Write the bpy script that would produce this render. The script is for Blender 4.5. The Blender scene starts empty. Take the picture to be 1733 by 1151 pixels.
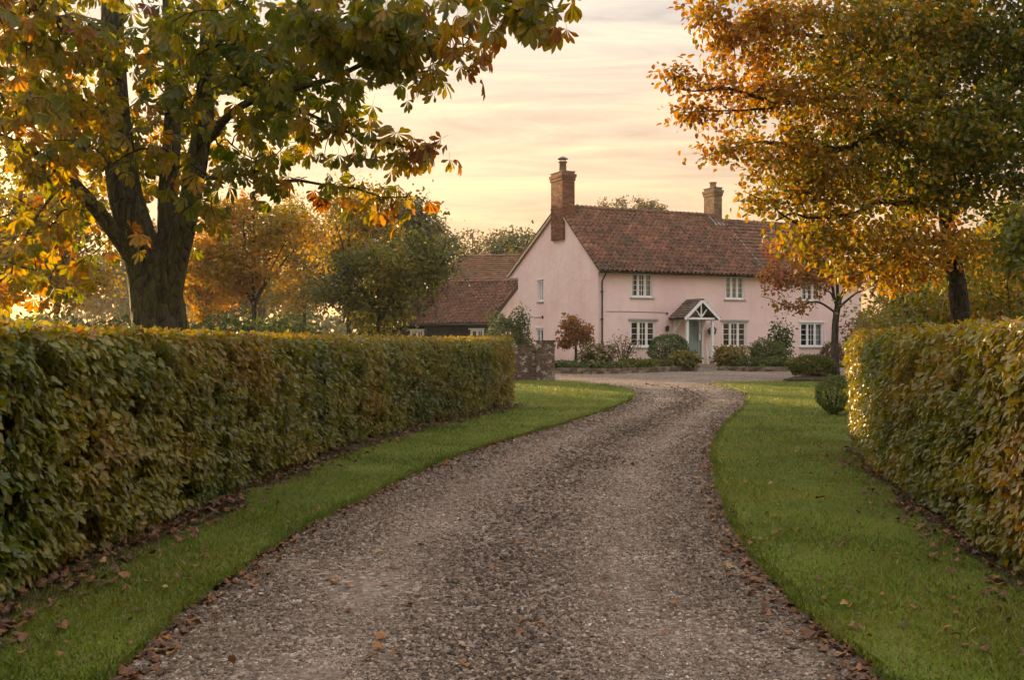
import bpy, math, random
import numpy as np
from mathutils import Vector, Matrix
from mathutils.geometry import delaunay_2d_cdt

R = math.radians
random.seed(11)
rng = np.random.default_rng(11)
SC = bpy.context.scene
COL = SC.collection

# ------------------------------------------------------------------ camera
F, CX, HY, EYE = 1800.0, 866.5, 582.0, 1.45
cam = bpy.data.cameras.new('camera')
cam.sensor_width = 36.0
cam.lens = F / 1733 * 36
cam.shift_y = (HY - 575.5) / 1733
cam.clip_start, cam.clip_end = 0.1, 3000
camo = bpy.data.objects.new('camera', cam)
COL.objects.link(camo)
camo.location = (0, 0, EYE)
camo.rotation_euler = (R(90), 0, 0)
SC.camera = camo

# ------------------------------------------------------------------ sky and sun
SUN_AZ, SUN_EL = R(-36), R(8.0)            # left of the view axis, low
SUN_DIR = Vector((math.sin(SUN_AZ) * math.cos(SUN_EL), math.cos(SUN_AZ) * math.cos(SUN_EL), math.sin(SUN_EL)))
world = bpy.data.worlds.new('World')
SC.world = world
world.use_nodes = True


def build_world():
    nt = world.node_tree
    nt.nodes.clear()
    N, L = nt.nodes.new, nt.links.new
    out = N('ShaderNodeOutputWorld')
    bg = N('ShaderNodeBackground')
    bg.inputs['Strength'].default_value = 0.06
    sky = N('ShaderNodeTexSky')
    sky.sky_type = 'NISHITA'
    sky.sun_disc = False
    sky.sun_elevation = SUN_EL
    sky.sun_rotation = SUN_AZ
    sky.air_density, sky.dust_density, sky.ozone_density = 1.0, 0.6, 1.0
    tc = N('ShaderNodeTexCoord')
    sep = N('ShaderNodeSeparateXYZ')
    L(tc.outputs['Generated'], sep.inputs[0])
    # thin high cloud veil, warm near the horizon and paler above
    ramp = N('ShaderNodeValToRGB')
    r = ramp.color_ramp
    r.elements[0].position = 0.0
    r.elements[0].color = (7.2, 4.0, 1.7, 1)
    r.elements[1].position = 1.0
    r.elements[1].color = (12.6, 12.9, 13.6, 1)
    for p, c in ((0.06, (7.0, 4.05, 1.95, 1)), (0.13, (6.5, 4.35, 2.65, 1)), (0.22, (6.1, 4.65, 3.4, 1)), (0.31, (5.6, 5.1, 4.6, 1)), (0.5, (9.6, 9.5, 9.4, 1))):
        e = r.elements.new(p)
        e.color = c
    L(sep.outputs['Z'], ramp.inputs[0])
    # streaky cloud bands
    mp = N('ShaderNodeMapping')
    mp.inputs['Scale'].default_value = (1.0, 1.0, 11.0)
    mp.inputs['Rotation'].default_value = (0.0, R(-2.0), 0)
    L(tc.outputs['Generated'], mp.inputs[0])
    n1 = N('ShaderNodeTexNoise')
    n1.inputs['Scale'].default_value = 3.6
    n1.inputs['Detail'].default_value = 9
    n1.inputs['Roughness'].default_value = 0.64
    n1.inputs['Distortion'].default_value = 0.9
    L(mp.outputs[0], n1.inputs['Vector'])
    c1 = N('ShaderNodeValToRGB')
    c1.color_ramp.elements[0].position = 0.36
    c1.color_ramp.elements[0].color = (0.74, 0.72, 0.75, 1)
    c1.color_ramp.elements[1].position = 0.66
    c1.color_ramp.elements[1].color = (1.32, 1.22, 1.06, 1)
    em = c1.color_ramp.elements.new(0.5)
    em.color = (0.98, 0.96, 0.95, 1)
    L(n1.outputs['Fac'], c1.inputs[0])
    mul = N('ShaderNodeMix')
    mul.data_type = 'RGBA'
    mul.blend_type = 'MULTIPLY'
    mul.inputs[0].default_value = 1.0
    L(ramp.outputs[0], mul.inputs[6])
    L(c1.outputs[0], mul.inputs[7])
    # brightening of the veil towards the sun
    dot = N('ShaderNodeVectorMath')
    dot.operation = 'DOT_PRODUCT'
    L(tc.outputs['Generated'], dot.inputs[0])
    dot.inputs[1].default_value = SUN_DIR
    rp = N('ShaderNodeMapRange')
    rp.inputs['From Min'].default_value = 0.955
    rp.inputs['From Max'].default_value = 1.0
    rp.inputs['To Min'].default_value = 0.0
    rp.inputs['To Max'].default_value = 1.0
    L(dot.outputs['Value'], rp.inputs['Value'])
    pw = N('ShaderNodeMath')
    pw.operation = 'POWER'
    pw.inputs[1].default_value = 3.0
    L(rp.outputs[0], pw.inputs[0])
    glow = N('ShaderNodeMix')
    glow.data_type = 'RGBA'
    glow.blend_type = 'ADD'
    L(pw.outputs[0], glow.inputs[0])
    L(mul.outputs[2], glow.inputs[6])
    glow.inputs[7].default_value = (26, 13, 4, 1)
    # wide, weak afterglow on the sunset side
    rw = N('ShaderNodeMapRange')
    rw.inputs['From Min'].default_value = 0.60
    rw.inputs['From Max'].default_value = 1.0
    L(dot.outputs['Value'], rw.inputs['Value'])
    wide = N('ShaderNodeMix')
    wide.data_type = 'RGBA'
    wide.blend_type = 'ADD'
    L(rw.outputs[0], wide.inputs[0])
    L(glow.outputs[2], wide.inputs[6])
    wide.inputs[7].default_value = (2.5, 1.65, 0.65, 1)
    mix = N('ShaderNodeMix')
    mix.data_type = 'RGBA'
    mix.inputs[0].default_value = 0.86
    L(sky.outputs[0], mix.inputs[6])
    L(wide.outputs[2], mix.inputs[7])
    L(mix.outputs[2], bg.inputs['Color'])
    L(bg.outputs[0], out.inputs[0])


build_world()
sun = bpy.data.lights.new('sun', 'SUN')
sun.energy = 5.0
sun.angle = R(0.8)
sun.color = (1.0, 0.66, 0.30)
suno = bpy.data.objects.new('sun', sun)
COL.objects.link(suno)
suno.rotation_euler = SUN_DIR.to_track_quat('Z', 'Y').to_euler()
vs = SC.view_settings
vs.view_transform = 'Standard'
vs.look = 'None'
vs.exposure = 1.42
vs.gamma = 1.0
vs.use_curve_mapping = False
cy = SC.cycles
cy.max_bounces = 5
cy.diffuse_bounces = 2
cy.transparent_max_bounces = 12
cy.transmission_bounces = 4
cy.use_adaptive_sampling = True
cy.adaptive_threshold = 0.03
cy.use_denoising = True
cy.sample_clamp_indirect = 4


# ------------------------------------------------------------------ helpers: places
def gz(y):
    s = min(1.0, max(0.0, (y - 18.0) / 27.0))
    return 0.40 * s * s * (3 - 2 * s)


def gzv(y):
    s = np.clip((y - 18.0) / 27.0, 0, 1)
    return 0.40 * s * s * (3 - 2 * s)


def at(px, py, Y):
    return Vector(((px - CX) * Y / F, Y, EYE + (HY - py) * Y / F))


def gnd(px, py):
    Y = F * EYE / (py - HY)
    for _ in range(60):
        Y = 0.5 * Y + 0.5 * F * (EYE - gz(Y)) / (py - HY)
    return ((px - CX) * Y / F, Y)


def pix(P):
    y = np.maximum(P[:, 1], 0.1)
    return CX + P[:, 0] * F / y, HY - (P[:, 2] - EYE) * F / y


# ------------------------------------------------------------------ helpers: materials
MATS = {}


def newmat(name):
    m = bpy.data.materials.new(name)
    m.use_nodes = True
    MATS[name] = m
    nt = m.node_tree
    b = nt.nodes['Principled BSDF']
    return m, nt, b


def nnoise(nt, scale, detail=4, rough=0.55, coord='Object', vec=None):
    n = nt.nodes.new('ShaderNodeTexNoise')
    n.inputs['Scale'].default_value = scale
    n.inputs['Detail'].default_value = detail
    n.inputs['Roughness'].default_value = rough
    if vec is None:
        t = nt.nodes.new('ShaderNodeNewGeometry')
        vec = t.outputs['Position']
    nt.links.new(vec, n.inputs['Vector'])
    return n


def ramp(nt, src, stops):
    r = nt.nodes.new('ShaderNodeValToRGB')
    e = r.color_ramp.elements
    e[0].position, e[0].color = stops[0][0], (*stops[0][1], 1)
    e[1].position, e[1].color = stops[-1][0], (*stops[-1][1], 1)
    for p, c in stops[1:-1]:
        x = e.new(p)
        x.color = (*c, 1)
    if src is not None:
        nt.links.new(src, r.inputs[0])
    return r


def mixc(nt, fac, a, b, mode='MIX'):
    m = nt.nodes.new('ShaderNodeMix')
    m.data_type = 'RGBA'
    m.blend_type = mode
    for v, i in ((fac, 0), (a, 6), (b, 7)):
        if hasattr(v, 'is_linked'):
            nt.links.new(v, m.inputs[i])
        elif i == 0:
            m.inputs[0].default_value = v
        else:
            m.inputs[i].default_value = (*v, 1)
    return m.outputs[2]


def bump(nt, bsdf, src, strength=0.4, dist=0.02):
    b = nt.nodes.new('ShaderNodeBump')
    b.inputs['Strength'].default_value = strength
    b.inputs['Distance'].default_value = dist
    nt.links.new(src, b.inputs['Height'])
    nt.links.new(b.outputs[0], bsdf.inputs['Normal'])
    return b


def attr(nt, name):
    a = nt.nodes.new('ShaderNodeAttribute')
    a.attribute_name = name
    return a.outputs['Fac']


def rng_map(nt, src, a, b, c=0.0, d=1.0):
    m = nt.nodes.new('ShaderNodeMapRange')
    m.inputs['From Min'].default_value, m.inputs['From Max'].default_value = a, b
    m.inputs['To Min'].default_value, m.inputs['To Max'].default_value = c, d
    nt.links.new(src, m.inputs['Value'])
    return m.outputs[0]


def leafmat(name, stops, transl=0.35, rough=0.45, edge=None, spec=0.4, nscale=14):
    """leaf: colour from the per-leaf value, blotches, optional withered rim, light passing through"""
    m, nt, b = newmat(name)
    h = attr(nt, 'hue')
    n = nnoise(nt, nscale, 3)
    add = nt.nodes.new('ShaderNodeMath')
    add.operation = 'MULTIPLY_ADD'
    nt.links.new(n.outputs['Fac'], add.inputs[0])
    add.inputs[1].default_value = 0.36
    nt.links.new(h, add.inputs[2])
    sub = nt.nodes.new('ShaderNodeMath')
    sub.operation = 'SUBTRACT'
    nt.links.new(add.outputs[0], sub.inputs[0])
    sub.inputs[1].default_value = 0.18
    col = ramp(nt, sub.outputs[0], stops).outputs[0]
    if edge:
        e = attr(nt, 'edge')
        n2 = nnoise(nt, 30, 3)
        mm = nt.nodes.new('ShaderNodeMath')
        mm.operation = 'MULTIPLY'
        nt.links.new(e, mm.inputs[0])
        nt.links.new(rng_map(nt, n2.outputs['Fac'], 0.42, 0.62), mm.inputs[1])
        m2 = nt.nodes.new('ShaderNodeMath')
        m2.operation = 'MULTIPLY'
        nt.links.new(mm.outputs[0], m2.inputs[0])
        nt.links.new(rng_map(nt, h, 0.2, 0.6), m2.inputs[1])
        col = mixc(nt, m2.outputs[0], col, edge)
    nt.links.new(col, b.inputs['Base Color'])
    b.inputs['Roughness'].default_value = rough
    b.inputs['Specular IOR Level'].default_value = spec
    tr = nt.nodes.new('ShaderNodeBsdfTranslucent')
    sat = nt.nodes.new('ShaderNodeHueSaturation')
    sat.inputs['Saturation'].default_value = 1.15
    sat.inputs['Value'].default_value = 1.5
    nt.links.new(col, sat.inputs['Color'])
    nt.links.new(sat.outputs[0], tr.inputs['Color'])
    mx = nt.nodes.new('ShaderNodeMixShader')
    mx.inputs[0].default_value = transl
    nt.links.new(b.outputs[0], mx.inputs[1])
    nt.links.new(tr.outputs[0], mx.inputs[2])
    nt.links.new(mx.outputs[0], nt.nodes['Material Output'].inputs['Surface'])
    return m


def flat(name, col, rough=0.7, spec=0.3, nscale=None, namt=0.25, bstr=0.0, bscale=None):
    m, nt, b = newmat(name)
    b.inputs['Roughness'].default_value = rough
    b.inputs['Specular IOR Level'].default_value = spec
    if nscale:
        n = nnoise(nt, nscale, 5)
        c = ramp(nt, n.outputs['Fac'], [(0.25, tuple(x * (1 - namt) for x in col)), (0.75, tuple(min(1, x * (1 + namt)) for x in col))])
        nt.links.new(c.outputs[0], b.inputs['Base Color'])
    else:
        b.inputs['Base Color'].default_value = (*col, 1)
    if bstr:
        n = nnoise(nt, bscale or 40, 5)
        bump(nt, b, n.outputs['Fac'], bstr, 0.02)
    return m


def huemat(name, stops, rough=0.85, nscale=9, namt=0.3, bstr=0.35, bscale=60, moss=None):
    """pieces (tiles, bricks, stones): colour from the per-piece value, weathering by noise"""
    m, nt, b = newmat(name)
    col = ramp(nt, attr(nt, 'hue'), stops).outputs[0]
    n = nnoise(nt, nscale, 5)
    g = ramp(nt, n.outputs['Fac'], [(0.3, (1 - namt,) * 3), (0.7, (1 + namt,) * 3)]).outputs[0]
    col = mixc(nt, 1.0, col, g, 'MULTIPLY')
    if moss:
        for sc, lo, hi, c in moss:
            nn = nnoise(nt, sc, 6, 0.62)
            col = mixc(nt, rng_map(nt, nn.outputs['Fac'], lo, hi), col, c)
    nt.links.new(col, b.inputs['Base Color'])
    b.inputs['Roughness'].default_value = rough
    b.inputs['Specular IOR Level'].default_value = 0.25
    if bstr:
        nb = nnoise(nt, bscale, 5)
        bump(nt, b, nb.outputs['Fac'], bstr, 0.01)
    return m


def barkmat(name, c1, c2, moss=(0.06, 0.065, 0.015), mossamt=0.5, scale=6):
    m, nt, b = newmat(name)
    t = nt.nodes.new('ShaderNodeTexCoord')
    mp = nt.nodes.new('ShaderNodeMapping')
    mp.inputs['Scale'].default_value = (1, 1, 0.35)
    nt.links.new(t.outputs['Object'], mp.inputs[0])
    n = nnoise(nt, scale, 8, 0.65, vec=mp.outputs[0])
    v = nt.nodes.new('ShaderNodeTexVoronoi')
    v.feature = 'DISTANCE_TO_EDGE'
    v.inputs['Scale'].default_value = scale * 2.2
    nt.links.new(mp.outputs[0], v.inputs['Vector'])
    col = ramp(nt, n.outputs['Fac'], [(0.3, c1), (0.7, c2)]).outputs[0]
    n2 = nnoise(nt, 2.3, 6, 0.6)
    col = mixc(nt, rng_map(nt, n2.outputs['Fac'], 0.62 - 0.25 * mossamt, 0.75 - 0.15 * mossamt), col, moss)
    n3 = nnoise(nt, 5.0, 6, 0.7)
    col = mixc(nt, rng_map(nt, n3.outputs['Fac'], 0.60, 0.70, 0, 0.5), col, (0.20, 0.19, 0.15))
    n4 = nnoise(nt, 11.0, 6, 0.7, vec=mp.outputs[0])
    col = mixc(nt, rng_map(nt, n4.outputs['Fac'], 0.50, 0.36, 0, 0.85), col, (0.010, 0.008, 0.006))
    nt.links.new(col, b.inputs['Base Color'])
    b.inputs['Roughness'].default_value = 0.9
    b.inputs['Specular IOR Level'].default_value = 0.2
    a = nt.nodes.new('ShaderNodeMath')
    a.operation = 'ADD'
    nt.links.new(n.outputs['Fac'], a.inputs[0])
    nt.links.new(rng_map(nt, v.outputs['Distance'], 0, 0.15, 0, 0.35), a.inputs[1])
    bump(nt, b, a.outputs[0], 1.0, 0.09)
    return m


# leaves
leafmat('chestnut_leaf', [(0.0, (0.050, 0.072, 0.010)), (0.4, (0.125, 0.130, 0.012)), (0.62, (0.29, 0.215, 0.015)), (0.8, (0.32, 0.14, 0.012)), (1.0, (0.13, 0.048, 0.012))], 0.6, 0.42, edge=(0.16, 0.055, 0.014))
leafmat('golden_leaf', [(0.0, (0.042, 0.062, 0.008)), (0.35, (0.115, 0.115, 0.010)), (0.6, (0.29, 0.180, 0.012)), (0.8, (0.30, 0.120, 0.012)), (1.0, (0.14, 0.052, 0.012))], 0.46, 0.45)
leafmat('hedge_leaf', [(0.0, (0.054, 0.082, 0.012)), (0.35, (0.135, 0.145, 0.014)), (0.66, (0.27, 0.225, 0.020)), (0.86, (0.29, 0.155, 0.020)), (1.0, (0.15, 0.064, 0.018))], 0.38, 0.34, edge=(0.14, 0.06, 0.02), spec=0.5)
leafmat('red_leaf', [(0.0, (0.15, 0.11, 0.02)), (0.4, (0.30, 0.14, 0.035)), (0.7, (0.36, 0.105, 0.05)), (1.0, (0.26, 0.06, 0.04))], 0.35)
leafmat('rust_leaf', [(0.0, (0.14, 0.10, 0.03)), (0.5, (0.24, 0.105, 0.040)), (1.0, (0.31, 0.15, 0.05))], 0.4)
leafmat('maroon_leaf', [(0.0, (0.10, 0.065, 0.02)), (0.5, (0.16, 0.060, 0.030)), (1.0, (0.25, 0.10, 0.035))], 0.35)
leafmat('green_leaf', [(0.0, (0.030, 0.050, 0.014)), (0.5, (0.062, 0.085, 0.018)), (0.8, (0.115, 0.120, 0.022)), (1.0, (0.20, 0.15, 0.02))], 0.38)
leafmat('olive_leaf', [(0.0, (0.035, 0.045, 0.012)), (0.5, (0.075, 0.080, 0.016)), (0.8, (0.15, 0.125, 0.018)), (1.0, (0.26, 0.17, 0.02))], 0.45)
leafmat('box_leaf', [(0.0, (0.026, 0.050, 0.010)), (0.5, (0.052, 0.088, 0.012)), (1.0, (0.11, 0.14, 0.018))], 0.22, 0.4)
leafmat('grey_green_leaf', [(0.0, (0.035, 0.052, 0.018)), (0.5, (0.060, 0.075, 0.024)), (1.0, (0.10, 0.105, 0.032))], 0.3, 0.7, spec=0.15)
leafmat('yellow_green_leaf', [(0.0, (0.07, 0.09, 0.015)), (0.5, (0.16, 0.15, 0.018)), (1.0, (0.28, 0.17, 0.02))], 0.38)
leafmat('orange_leaf', [(0.0, (0.10, 0.09, 0.016)), (0.4, (0.28, 0.18, 0.016)), (0.75, (0.36, 0.15, 0.016)), (1.0, (0.26, 0.08, 0.016))], 0.5)
leafmat('hydrangea_leaf', [(0.0, (0.07, 0.09, 0.018)), (0.5, (0.16, 0.13, 0.024)), (1.0, (0.24, 0.14, 0.035))], 0.3)
leafmat('buff_leaf', [(0.0, (0.13, 0.11, 0.05)), (0.5, (0.22, 0.15, 0.08)), (1.0, (0.25, 0.12, 0.07))], 0.3)
leafmat('far_leaf', [(0.0, (0.05, 0.065, 0.022)), (0.5, (0.09, 0.09, 0.03)), (1.0, (0.17, 0.11, 0.035))], 0.35)
leafmat('dead_leaf', [(0.0, (0.050, 0.026, 0.014)), (0.4, (0.135, 0.054, 0.020)), (0.75, (0.23, 0.095, 0.030)), (0.9, (0.30, 0.12, 0.02)), (1.0, (0.34, 0.22, 0.09))], 0.12, 0.6)
leafmat('grass_blade', [(0.0, (0.050, 0.078, 0.010)), (0.45, (0.105, 0.132, 0.015)), (0.75, (0.17, 0.175, 0.026)), (1.0, (0.26, 0.21, 0.075))], 0.3, 0.5, nscale=3)
flat('flower', (0.42, 0.26, 0.22), 0.8, 0.2, 20, 0.3)
# barks
barkmat('chestnut_bark', (0.020, 0.016, 0.011), (0.12, 0.10, 0.07), moss=(0.066, 0.070, 0.016), mossamt=0.9)
barkmat('smooth_bark', (0.022, 0.018, 0.013), (0.075, 0.062, 0.048), mossamt=0.3, scale=8)
barkmat('pale_bark', (0.05, 0.042, 0.03), (0.15, 0.12, 0.09), mossamt=0.3, scale=9)
flat('twig', (0.030, 0.022, 0.014), 0.9, 0.2)
flat('hedge_core_and_stem', (0.012, 0.010, 0.006), 0.95, 0.1)
# building
def plaster():
    m, nt, b = newmat('pink_plaster')
    n = nnoise(nt, 0.5, 6, 0.6)
    col = ramp(nt, n.outputs['Fac'], [(0.3, (0.71, 0.50, 0.485)), (0.5, (0.77, 0.575, 0.555)), (0.72, (0.81, 0.645, 0.615))]).outputs[0]
    t = nt.nodes.new('ShaderNodeTexCoord')
    mp = nt.nodes.new('ShaderNodeMapping')
    mp.inputs['Scale'].default_value = (2.6, 2.6, 0.6)
    nt.links.new(t.outputs['Object'], mp.inputs[0])
    n2 = nnoise(nt, 1.1, 6, 0.65, vec=mp.outputs[0])
    col = mixc(nt, rng_map(nt, n2.outputs['Fac'], 0.52, 0.80, 0, 0.45), col, (0.55, 0.39, 0.37))
    # splash staining along the foot of the wall
    s = nt.nodes.new('ShaderNodeSeparateXYZ')
    nt.links.new(t.outputs['Object'], s.inputs[0])
    n3 = nnoise(nt, 3.0, 5, 0.6)
    mm = nt.nodes.new('ShaderNodeMath')
    mm.operation = 'MULTIPLY'
    nt.links.new(rng_map(nt, s.outputs['Z'], 0.0, 1.0, 1.0, 0.0), mm.inputs[0])
    nt.links.new(rng_map(nt, n3.outputs['Fac'], 0.3, 0.7), mm.inputs[1])
    col = mixc(nt, mm.outputs[0], col, (0.40, 0.28, 0.22))
    nt.links.new(col, b.inputs['Base Color'])
    b.inputs['Roughness'].default_value = 0.92
    b.inputs['Specular IOR Level'].default_value = 0.15
    nb = nnoise(nt, 2.2, 7, 0.6)
    bump(nt, b, nb.outputs['Fac'], 0.55, 0.06)


plaster()
huemat('roof_tile', [(0.0, (0.075, 0.043, 0.030)), (0.4, (0.150, 0.073, 0.046)), (0.7, (0.215, 0.098, 0.058)), (1.0, (0.29, 0.145, 0.088))], 0.88, 3.0, 0.35, 0.4, 40,
       moss=[(0.9, 0.50, 0.70, (0.080, 0.062, 0.034)), (9.0, 0.62, 0.72, (0.17, 0.15, 0.11))])
huemat('porch_tile', [(0.0, (0.10, 0.070, 0.055)), (0.5, (0.165, 0.115, 0.088)), (1.0, (0.23, 0.165, 0.13))], 0.9, 2.0, 0.3, 0.4, 40)
huemat('plain_tile', [(0.0, (0.11, 0.060, 0.034)), (0.5, (0.17, 0.085, 0.046)), (1.0, (0.24, 0.12, 0.065))], 0.9, 2.0, 0.3, 0.4, 40,
       moss=[(0.8, 0.52, 0.7, (0.10, 0.080, 0.038))])
huemat('chimney_brick', [(0.0, (0.075, 0.032, 0.023)), (0.5, (0.165, 0.058, 0.036)), (0.8, (0.22, 0.085, 0.046)), (1.0, (0.26, 0.14, 0.078))], 0.9, 8, 0.3, 0.4, 50,
       moss=[(1.6, 0.58, 0.72, (0.12, 0.09, 0.05))])
huemat('buff_brick', [(0.0, (0.10, 0.065, 0.045)), (0.5, (0.18, 0.115, 0.068)), (1.0, (0.26, 0.175, 0.10))], 0.9, 8, 0.3, 0.4, 50)
huemat('wall_brick', [(0.0, (0.055, 0.040, 0.032)), (0.5, (0.125, 0.078, 0.058)), (0.8, (0.18, 0.12, 0.088)), (1.0, (0.27, 0.23, 0.19))], 0.92, 7, 0.35, 0.5, 40,
       moss=[(4.2, 0.55, 0.61, (0.42, 0.40, 0.38)), (2.4, 0.52, 0.66, (0.070, 0.066, 0.034))])
huemat('edging_stone', [(0.0, (0.09, 0.065, 0.045)), (0.5, (0.17, 0.12, 0.09)), (1.0, (0.24, 0.19, 0.14))], 0.92, 6, 0.3, 0.5, 40,
       moss=[(2.4, 0.55, 0.68, (0.075, 0.075, 0.030))])
flat('mortar', (0.17, 0.13, 0.10), 0.95, 0.1, 9, 0.3)
flat('white_paint', (0.78, 0.78, 0.78), 0.5, 0.3, 3, 0.06)
flat('cream_board', (0.55, 0.46, 0.38), 0.6, 0.3, 3, 0.15)
flat('sage_paint', (0.25, 0.33, 0.33), 0.5, 0.35, 4, 0.12)
flat('black_paint', (0.016, 0.016, 0.017), 0.4, 0.4)
flat('black_board', (0.020, 0.020, 0.022), 0.7, 0.3, 6, 0.35, 0.3, 30)
flat('lead', (0.22, 0.24, 0.27), 0.55, 0.4, 6, 0.2)
flat('clay_pot', (0.34, 0.20, 0.11), 0.85, 0.2, 6, 0.2)
flat('cowl_metal', (0.10, 0.095, 0.085), 0.6, 0.4)
flat('curtain', (0.45, 0.44, 0.42), 0.9, 0.1)
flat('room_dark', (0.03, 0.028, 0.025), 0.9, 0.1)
flat('grey_sill', (0.30, 0.29, 0.29), 0.7, 0.2, 6, 0.15)
flat('stone_step', (0.26, 0.20, 0.15), 0.9, 0.2, 6, 0.25, 0.3, 40)
flat('iron', (0.03, 0.028, 0.026), 0.6, 0.4)
flat('wing_plaster', (0.70, 0.56, 0.51), 0.92, 0.15, 1.2, 0.12, 0.4, 3)


def glass():
    m, nt, b = newmat('window_glass')
    nt.nodes.remove(b)
    gl = nt.nodes.new('ShaderNodeBsdfGlossy')
    gl.inputs['Roughness'].default_value = 0.03
    gl.inputs['Color'].default_value = (0.9, 0.95, 1, 1)
    n = nnoise(nt, 1.4, 2)
    bp = nt.nodes.new('ShaderNodeBump')
    bp.inputs['Strength'].default_value = 0.25
    bp.inputs['Distance'].default_value = 0.03
    nt.links.new(n.outputs['Fac'], bp.inputs['Height'])
    nt.links.new(bp.outputs[0], gl.inputs['Normal'])
    tr = nt.nodes.new('ShaderNodeBsdfTransparent')
    tr.inputs['Color'].default_value = (0.85, 0.88, 0.88, 1)
    mx = nt.nodes.new('ShaderNodeMixShader')
    mx.inputs[0].default_value = 0.045
    nt.links.new(tr.outputs[0], mx.inputs[1])
    nt.links.new(gl.outputs[0], mx.inputs[2])
    nt.links.new(mx.outputs[0], nt.nodes['Material Output'].inputs['Surface'])


glass()


def groundmats():
    # gravel sheet
    m, nt, b = newmat('gravel')
    v = nt.nodes.new('ShaderNodeTexVoronoi')
    v.inputs['Scale'].default_value = 34
    t = nt.nodes.new('ShaderNodeTexCoord')
    nt.links.new(t.outputs['Object'], v.inputs['Vector'])
    sx = nt.nodes.new('ShaderNodeSeparateColor')
    nt.links.new(v.outputs['Color'], sx.inputs[0])
    col = ramp(nt, sx.outputs[0], [(0.0, (0.065, 0.046, 0.034)), (0.45, (0.155, 0.111, 0.083)), (0.8, (0.25, 0.188, 0.145)), (1.0, (0.42, 0.35, 0.285))]).outputs[0]
    n = nnoise(nt, 0.8, 5, 0.6)
    col = mixc(nt, 1.0, col, ramp(nt, n.outputs['Fac'], [(0.3, (0.72, 0.70, 0.68)), (0.7, (1.2, 1.18, 1.16))]).outputs[0], 'MULTIPLY')
    e = attr(nt, 'edge')
    n2 = nnoise(nt, 2.2, 5, 0.65)
    mm = nt.nodes.new('ShaderNodeMath')
    mm.operation = 'MULTIPLY'
    nt.links.new(e, mm.inputs[0])
    nt.links.new(rng_map(nt, n2.outputs['Fac'], 0.35, 0.65), mm.inputs[1])
    col = mixc(nt, mm.outputs[0], col, (0.085, 0.075, 0.030))
    n5 = nnoise(nt, 1.7, 5, 0.6)
    tk = nt.nodes.new('ShaderNodeMath')
    tk.operation = 'MULTIPLY'
    nt.links.new(attr(nt, 'track'), tk.inputs[0])
    nt.links.new(rng_map(nt, n5.outputs['Fac'], 0.3, 0.65, 0.1, 0.5), tk.inputs[1])
    col = mixc(nt, tk.outputs[0], col, (0.29, 0.215, 0.16))
    nt.links.new(col, b.inputs['Base Color'])
    b.inputs['Roughness'].default_value = 0.9
    b.inputs['Specular IOR Level'].default_value = 0.2
    inv = rng_map(nt, v.outputs['Distance'], 0, 0.6, 1, 0)
    bump(nt, b, inv, 0.9, 0.02)
    huemat('gravel_stone', [(0.0, (0.075, 0.052, 0.038)), (0.35, (0.19, 0.133, 0.096)), (0.7, (0.32, 0.240, 0.180)), (0.93, (0.48, 0.385, 0.305)), (1.0, (0.68, 0.60, 0.51))], 0.8, 20, 0.2, 0.0)
    # turf
    m, nt, b = newmat('turf')
    n = nnoise(nt, 1.3, 6, 0.6)
    col = ramp(nt, n.outputs['Fac'], [(0.3, (0.062, 0.090, 0.009)), (0.55, (0.110, 0.136, 0.011)), (0.75, (0.16, 0.155, 0.020))]).outputs[0]
    n6 = nnoise(nt, 4.5, 6, 0.65)
    col = mixc(nt, rng_map(nt, n6.outputs['Fac'], 0.55, 0.72, 0, 0.7), col, (0.17, 0.145, 0.045))
    n7 = nnoise(nt, 2.6, 6, 0.65)
    col = mixc(nt, rng_map(nt, n7.outputs['Fac'], 0.56, 0.70, 0, 0.7), col, (0.045, 0.062, 0.012))
    n2 = nnoise(nt, 60, 3, 0.6)
    col = mixc(nt, 1.0, col, ramp(nt, n2.outputs['Fac'], [(0.3, (0.6, 0.6, 0.6)), (0.7, (1.25, 1.25, 1.2))]).outputs[0], 'MULTIPLY')
    nt.links.new(col, b.inputs['Base Color'])
    b.inputs['Roughness'].default_value = 0.9
    b.inputs['Specular IOR Level'].default_value = 0.15
    bump(nt, b, n2.outputs['Fac'], 0.8, 0.02)
    flat('soil', (0.045, 0.028, 0.018), 0.95, 0.1, 14, 0.5, 0.9, 30)
    flat('rough_ground', (0.06, 0.075, 0.025), 0.95, 0.1, 2.0, 0.4, 0.6, 12)
    flat('field', (0.075, 0.085, 0.032), 0.95, 0.1, 0.1, 0.3)


groundmats()


# ------------------------------------------------------------------ helpers: meshes and objects
def np_mesh(name, V, F3=None, F4=None, mat=None, attrs=None, smooth=False):
    V = np.asarray(V, dtype=np.float32).reshape(-1, 3)
    me = bpy.data.meshes.new(name)
    me.vertices.add(len(V))
    me.vertices.foreach_set('co', V.ravel())
    loops, starts, tot, pos = [], [], [], 0
    for Fx, k in ((F3, 3), (F4, 4)):
        if Fx is not None and len(Fx):
            Fx = np.asarray(Fx, dtype=np.int32).reshape(-1, k)
            loops.append(Fx.ravel())
            starts.append(pos + k * np.arange(len(Fx), dtype=np.int32))
            pos += k * len(Fx)
    loops = np.concatenate(loops)
    starts = np.concatenate(starts)
    me.loops.add(len(loops))
    me.loops.foreach_set('vertex_index', loops)
    me.polygons.add(len(starts))
    me.polygons.foreach_set('loop_start', starts)
    if attrs:
        for an, av in attrs.items():
            a = me.attributes.new(an, 'FLOAT', 'POINT')
            a.data.foreach_set('value', np.asarray(av, dtype=np.float32))
    if mat:
        me.materials.append(MATS[mat])
    me.update(calc_edges=True)
    me.polygons.foreach_set('use_smooth', np.full(len(me.polygons), smooth))
    return me


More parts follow.
